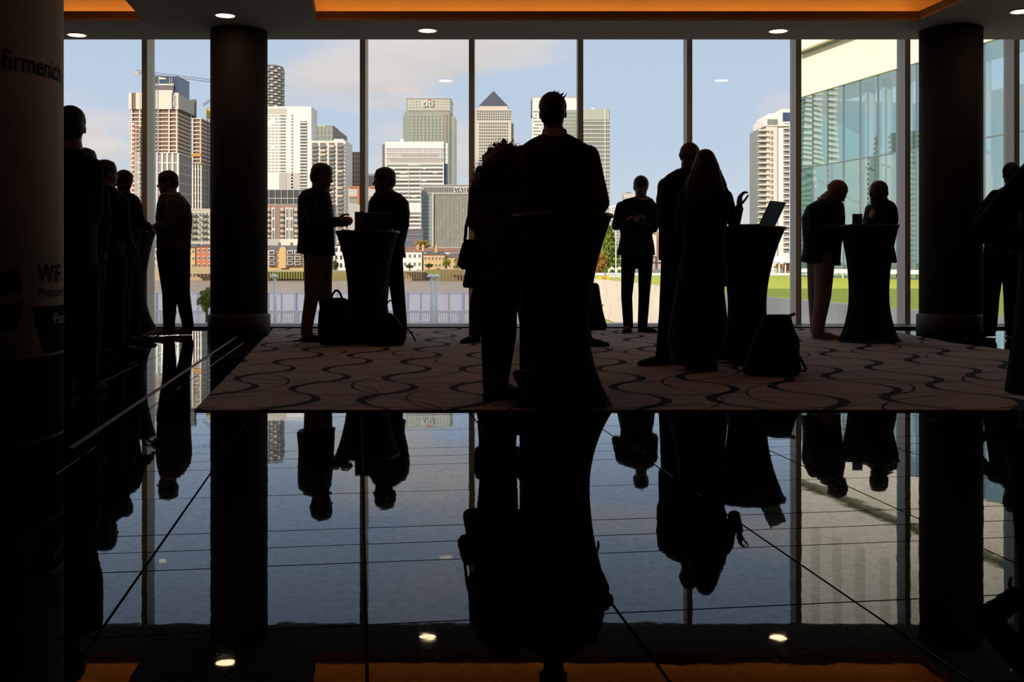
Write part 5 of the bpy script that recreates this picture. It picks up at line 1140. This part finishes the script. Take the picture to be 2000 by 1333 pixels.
def badge_o(root, hb, g, hh, f, s, u, body):
    c_ = P(1703, 417.5, 11.41); d1 = V((0.45, 0, 0.9)).normalized()*0.043; d2 = V((0.9, 0, -0.45)).normalized()*0.020; n = V((0, -0.006, 0))
    v_ = [c_-d1-d2, c_-d1+d2, c_+d1+d2, c_+d1-d2]; mb = MB().add([p-n for p in v_]+[p+n for p in v_], [(0, 1, 2, 3), (7, 6, 5, 4), (0, 4, 5, 1), (1, 5, 6, 2), (2, 6, 7, 3), (3, 7, 4, 0)]); mb.build('name_badge', mat('badge_white', (0.85, 0.80, 0.78), 0.5), root)
person('man in a dark jacket with a white name badge, facing left', 11.65, (1715, 352, 399), -68,
       [(392, 1712, 1738, 0.08), (398, 1702, 1746, 0.13), (408, 1692, 1750, 0.18), (430, 1687, 1752, 0.20), (455, 1690, 1747, 0.18), (475, 1694, 1742, 0.17), (495, 1690, 1747, 0.17), (514, 1690, 1750, 0.17)],
       [dict(j=[(1732, 412, -0.16), (1730, 448, -0.2), (1694, 446, -0.22)], side=-1, curl=0.8), dict(j=[(1700, 410, 0.16), (1698, 446, 0.18), (1684, 448, 0.05)], curl=0.8)],
       [[(1704, 518, -0.06), (1702, 590, -0.06), (1702, 645, -0.06)], [(1720, 518, 0.06), (1722, 590, 0.06), (1722, 645, 0.06)]], pitch=2, feet=(-60, -50), top=c_black, low=c_black, hair='close', skin=1, extra=badge_o, leg_r=(0.09, 0.072, 0.06), jaw=1.08)
# ---- right edge
person('person with one elbow out at the right edge, just beside the right column', 11.6, (1975, 318, 366), 170,
       [(364, 1962, 1990, 0.08), (374, 1944, 2004, 0.12), (390, 1936, 2010, 0.14), (430, 1932, 2012, 0.15), (480, 1924, 2008, 0.15), (510, 1922, 2006, 0.15)],
       [dict(j=[(1944, 382, 0), (1898, 438, -0.02), (1925, 470, -0.05)], r=(0.066, 0.055, 0.045)), dict(j=[(2004, 385, 0), (2014, 440, 0), (2010, 490, 0)], side=-1)],
       [[(1942, 512, 0), (1936, 580, 0), (1934, 640, 0)], [(1976, 512, 0), (1976, 580, 0), (1976, 640, 0)]], feet=(-60, 160), top=c_char, top_name='shirt', low=c_black, leg_r=(0.11, 0.085, 0.07))
person('nearest dark figure in a long coat, cut off by the right picture edge', 5.4, (2085, 180, 275), 200,
       [(275, 2058, 2112, 0.08), (295, 2020, 2150, 0.13), (325, 2000, 2170, 0.16), (400, 1995, 2175, 0.17), (480, 1998, 2170, 0.17), (560, 1994, 2176, 0.18), (640, 1986, 2186, 0.20), (720, 1977, 2195, 0.22), (770, 1970, 2200, 0.23)],
       [dict(j=[(2022, 340, -0.02), (1926, 446, -0.02), (1985, 475, 0.12)], r=(0.078, 0.066, 0.05)), dict(j=[(2156, 330, 0), (2180, 440, 0), (2170, 520, 0.1)], side=-1)],
       [[(2045, 600, 0), (2045, 700, 0), (2045, 790, 0)], [(2120, 600, 0), (2120, 700, 0), (2120, 790, 0)]], feet=(180, 180), top=c_black, top_name='coat', low=c_black)

# ================================================================== TABLES AND THINGS
c_cover = cloth('stretch_cover', (0.010, 0.010, 0.011)); m_ttop = mat('table_top', (0.02, 0.02, 0.021), 0.45)
def cocktail_table(lab, x, Y, ytop, rt, rw, rb):
    X = PX(x, Y); h = PZ(ytop, Y); o = empty('cocktail_table', (X, Y, 0.009), lab, 'table', 'tall tables in stretch covers'); prof = []
    for i in range(29):
        t = i/28; z = 0.012+(h-0.02)*t
        r = rw+(rt-rw)*max(0, (t-0.42)/0.58)**1.9+(rb-rw)*max(0, (0.42-t)/0.42)**2.2; prof.append((z, r))
    n = 48; v = []; f = []
    for z, r in prof:                                   # the cover is pulled out to four feet at the bottom
        t = max(0, (0.35-z/h)/0.35)
        for i in range(n):
            a = 2*math.pi*i/n+0.4; rr_ = r*(1+0.10*t*math.cos(4*a)); zz_ = z+0.02*t*(1-math.cos(4*a)); v.append((X+rr_*math.cos(a), Y+rr_*math.sin(a), zz_))
    for j in range(len(prof)-1):
        for i in range(n):
            k = (i+1) % n; f.append((j*n+i, j*n+k, j*n+n+k, j*n+n+i))
    mesh_obj('stretch_cover', v, f, c_cover, o, True)
    MB().lathe((X, Y, h-0.02), [(0, 0), (0, rt+0.004), (0.012, rt+0.008), (0.022, rt+0.002), (0.022, 0)], 48).build('table_top', m_ttop, o, True)
    MB().cyl((X, Y, 0.03), 0.035, (X, Y, h-0.02), 0.035).build('pole', m_frame, o)
    for q in range(4):
        a = q*math.pi/2-0.4+0.0; MB().rc((X+0.03*math.cos(a), Y+0.03*math.sin(a), 0.03), 0.015, (X+rb*0.97*math.cos(a), Y+rb*0.97*math.sin(a), 0.026), 0.014).build('foot', m_frame, o)
    return o
cocktail_table('leftmost tall table in a black stretch cover, half hidden by the left group', 250, 12.1, 452, 0.30, 0.19, 0.32)
cocktail_table('tall black-covered table between the two laptop men', 718, 10.75, 452, 0.315, 0.195, 0.29)
cocktail_table('tall black-covered table nearest the camera, in front of the centre man', 1099, 5.97, 419, 0.275, 0.15, 0.255)
cocktail_table('tall black-covered table carrying the open blue laptop', 1459, 8.6, 444, 0.30, 0.152, 0.255)
cocktail_table('rightmost tall black-covered table, between the bald man and the badge man', 1697, 10.8, 440, 0.287, 0.195, 0.28)

m_lapb = mat('laptop_blue', (0.05, 0.06, 0.15), 0.4); m_lapd = mat('laptop_dark', (0.02, 0.02, 0.022), 0.4); m_key = mat('keys', (0.01, 0.01, 0.011), 0.6)
def quad_slab(name, pts, th, m, parent):
    a, b, c_, d = [V(p) for p in pts]; n = (b-a).cross(d-a).normalized()*th
    return mesh_obj(name, [a, b, c_, d, a+n, b+n, c_+n, d+n], [(3, 2, 1, 0), (4, 5, 6, 7), (0, 1, 5, 4), (1, 2, 6, 5), (2, 3, 7, 6), (3, 0, 4, 7)], m, parent)
lp = empty('laptop', P(1490, 443, 8.6), 'open blue laptop standing on the table beside the long-haired woman', 'laptop')
zt4 = PZ(444, 8.6)+0.006
a, b = V((PX(1482, 8.52), 8.52, zt4+0.012)), V((PX(1513, 8.78), 8.78, zt4+0.012)); top_ = V((0.085, -0.02, 0.19))
quad_slab('screen', [a, b, b+top_, a+top_], 0.006, m_lapb, lp); base_ = V((-0.19, 0.03, 0))
quad_slab('keyboard_base', [a-V((0, 0, 0.008)), b-V((0, 0, 0.008)), b+base_-V((0, 0, 0.008)), a+base_-V((0, 0, 0.008))], 0.012, m_lapb, lp)
lp2 = empty('laptop', P(740, 452, 10.7), 'dark open laptop on the table between the two men', 'laptop'); zt2 = PZ(452, 10.75)+0.006; Y2 = 10.58
quad_slab('screen', [(PX(712, Y2), Y2, zt2), (PX(765, Y2), Y2+0.03, zt2), (PX(763, Y2), Y2-0.03, PZ(416, Y2)), (PX(713, Y2), Y2-0.06, PZ(416, Y2))], 0.007, m_lapd, lp2)
quad_slab('keyboard_base', [(PX(712, Y2), Y2, zt2+0.004), (PX(765, Y2), Y2+0.03, zt2+0.004), (PX(763, Y2), Y2+0.22, zt2+0.004), (PX(711, Y2), Y2+0.19, zt2+0.004)], 0.012, m_lapd, lp2)
m_card = mat('brown_card', (0.085, 0.045, 0.03), 0.7)
def menu(lab, x0, x1, yt, Y, ztop_y, ytab):
    zb = PZ(ytab, Y if ztop_y is None else ztop_y)+0.006; o = empty('menu_stand', (PX((x0+x1)/2, Y), Y, zb), lab, 'stand', 'brown card stands on the tables')
    bx('card', (PX(x0, Y), Y-0.008, zb), (PX(x1, Y), Y+0.008, PZ(yt, Y)), m_card, o); bx('foot', (PX(x0, Y)-0.002, Y-0.035, zb-0.001), (PX(x1, Y)+0.002, Y+0.035, zb+0.008), m_lapd, o)
menu('upright brown card stand left of the dark laptop', 693, 712.5, 414, 10.62, 10.75, 452)
menu('upright brown card stand on the rightmost table', 1665, 1684, 418, 10.85, 10.9, 440)
# small things on the first tables
for x, Y, yt, lab in ((676, 10.72, 452, 'low dark phone lying at the left edge of the laptop table'),):
    z = PZ(yt, 10.75)+0.004; o = MB().prism([(PX(x, Y)-0.04, Y-0.06), (PX(x, Y)+0.04, Y-0.06), (PX(x, Y)+0.04, Y+0.06), (PX(x, Y)-0.04, Y+0.06)], z, z+0.009).build('phone', m_lapd); tag(o, lab, 'phone')

m_bag = cloth('bag_nylon', (0.011, 0.011, 0.012)); m_strap = cloth('bag_strap', (0.014, 0.014, 0.014))
def bag(name, lab, rings, Y, handle=None, straps=(), pocket=True):
    k = Y/F; r = [(PX((a[1]+a[2])/2, Y), Y, max(PZ(a[0], Y), 0.010), (a[2]-a[1])/2*k, a[3]) for a in rings]
    o = empty(name, (r[-1][0], Y, 0.009), lab, 'bag'); MB().loft(r[::-1], 28, 3.0).build('shell', m_bag, o, voxel=0.008)
    if pocket:
        b_ = r[-2]; MB().loft([(b_[0], Y-b_[4]*0.95, 0.05, b_[3]*0.75, 0.04), (b_[0], Y-b_[4]*0.95, 0.05+(r[0][2]-0.05)*0.45, b_[3]*0.7, 0.03)], 20, 3.0).build('front_pocket', m_bag, o, True)
    if handle: MB().tube([P(x, y, Y) for x, y in handle], 0.011).build('handle', m_strap, o, True)
    for s_ in straps:
        mb = MB(); pts = [P(x, y, Y+d) for x, y, d in s_]
        for p in pts: p.z = max(p.z, 0.016)
        for a, b in zip(pts, pts[1:]):
            for dy in (-0.014, 0, 0.014): mb.rc(a+V((0, dy, 0)), 0.006, b+V((0, dy, 0)), 0.006, 6, 2)
        mb.build('strap', m_strap, o, True)
    return o
bag('backpack', 'black backpack with a top handle beside the man in light trousers', [(582, 640, 672, 0.05), (587, 628, 682, 0.09), (610, 623, 688, 0.10), (645, 621, 690, 0.10), (668, 623, 690, 0.10), (675, 626, 686, 0.09)], 10.42,
    [(647, 583), (650, 574), (655, 568), (660, 568), (664, 573), (669, 585)], [[(624, 655, -0.1), (605, 665, -0.14), (573, 666.5, -0.16)]])
bag('backpack', 'black backpack with trailing straps at the foot of the laptop table, right one', [(612, 738, 764, 0.05), (622, 728, 776, 0.09), (640, 718, 788, 0.09), (660, 712, 794, 0.09), (676, 716, 788, 0.085)], 10.36, None,
    [[(748, 612, 0), (757, 592, 0), (761, 587, 0), (775, 593, -0.02), (788, 606, -0.04), (793, 625, -0.05)], [(788, 640, 0), (797, 643, 0), (804, 652, -0.02), (812, 667, -0.04)]])
bag('shopping_bag', 'large black bag with slack open top on the floor at the laptop table', [(615, 1500, 1548, 0.07), (620, 1490, 1543, 0.10), (650, 1478, 1551, 0.13), (690, 1462, 1559, 0.15), (725, 1452, 1562, 0.16), (735, 1456, 1556, 0.15)], 7.65, [(1536, 620), (1545, 616), (1551, 614)],
    [[(1550, 648, 0), (1558, 660, 0), (1559.5, 675, 0), (1558, 690, 0), (1566, 705, 0), (1574, 721, 0), (1570, 726, 0), (1560, 722, 0)]], False)
bag('tote_bag', 'black bag standing by the window right of the centre man', [(553, 1146, 1166, 0.06), (558, 1138, 1170, 0.08), (580, 1134, 1173, 0.10), (610, 1130, 1178, 0.12), (638, 1126, 1186, 0.13), (645, 1128, 1184, 0.12)], 12.75, None, [[(1174, 600, 0), (1178, 596, 0)]], False)
bag('shoulder_bag', 'slumped black bag on the carpet at the left foot of the nearest table', [(724, 1004, 1030, 0.05), (732, 1001, 1044, 0.08), (750, 1010, 1060, 0.10), (775, 1016, 1066, 0.12), (788, 1018, 1062, 0.11)], 6.2, None, (), False)
# handbag on the curly-haired woman's side
hb_ = empty('handbag', P(905, 528, 6.15), 'dark handbag hanging at the left side of the curly-haired woman', 'bag')
MB().loft([(PX((a[1]+a[2])/2, 6.2), 6.2, PZ(a[0], 6.2), (a[2]-a[1])/2*6.2/F, a[3]) for a in ((468, 909, 934, 0.03), (476, 903, 938, 0.045), (500, 896, 940, 0.06), (518, 893, 940, 0.065), (527, 902, 938, 0.05))][::-1], 24, 2.6).build('shell', m_bag, hb_, voxel=0.006)
MB().tube([P(908, 470, 6.2), P(911, 440, 6.18), P(922, 395, 6.15), P(936, 362, 6.2)], 0.009).build('strap', m_strap, hb_, True)
# pen held over the leftmost table
pn = MB().rc(P(282, 437, 10.66), 0.006, P(293, 435.5, 10.66), 0.004, 8, 2).build('pen', m_lapd); tag(pn, 'dark pen in the hand of the person at the leftmost table', 'pen')
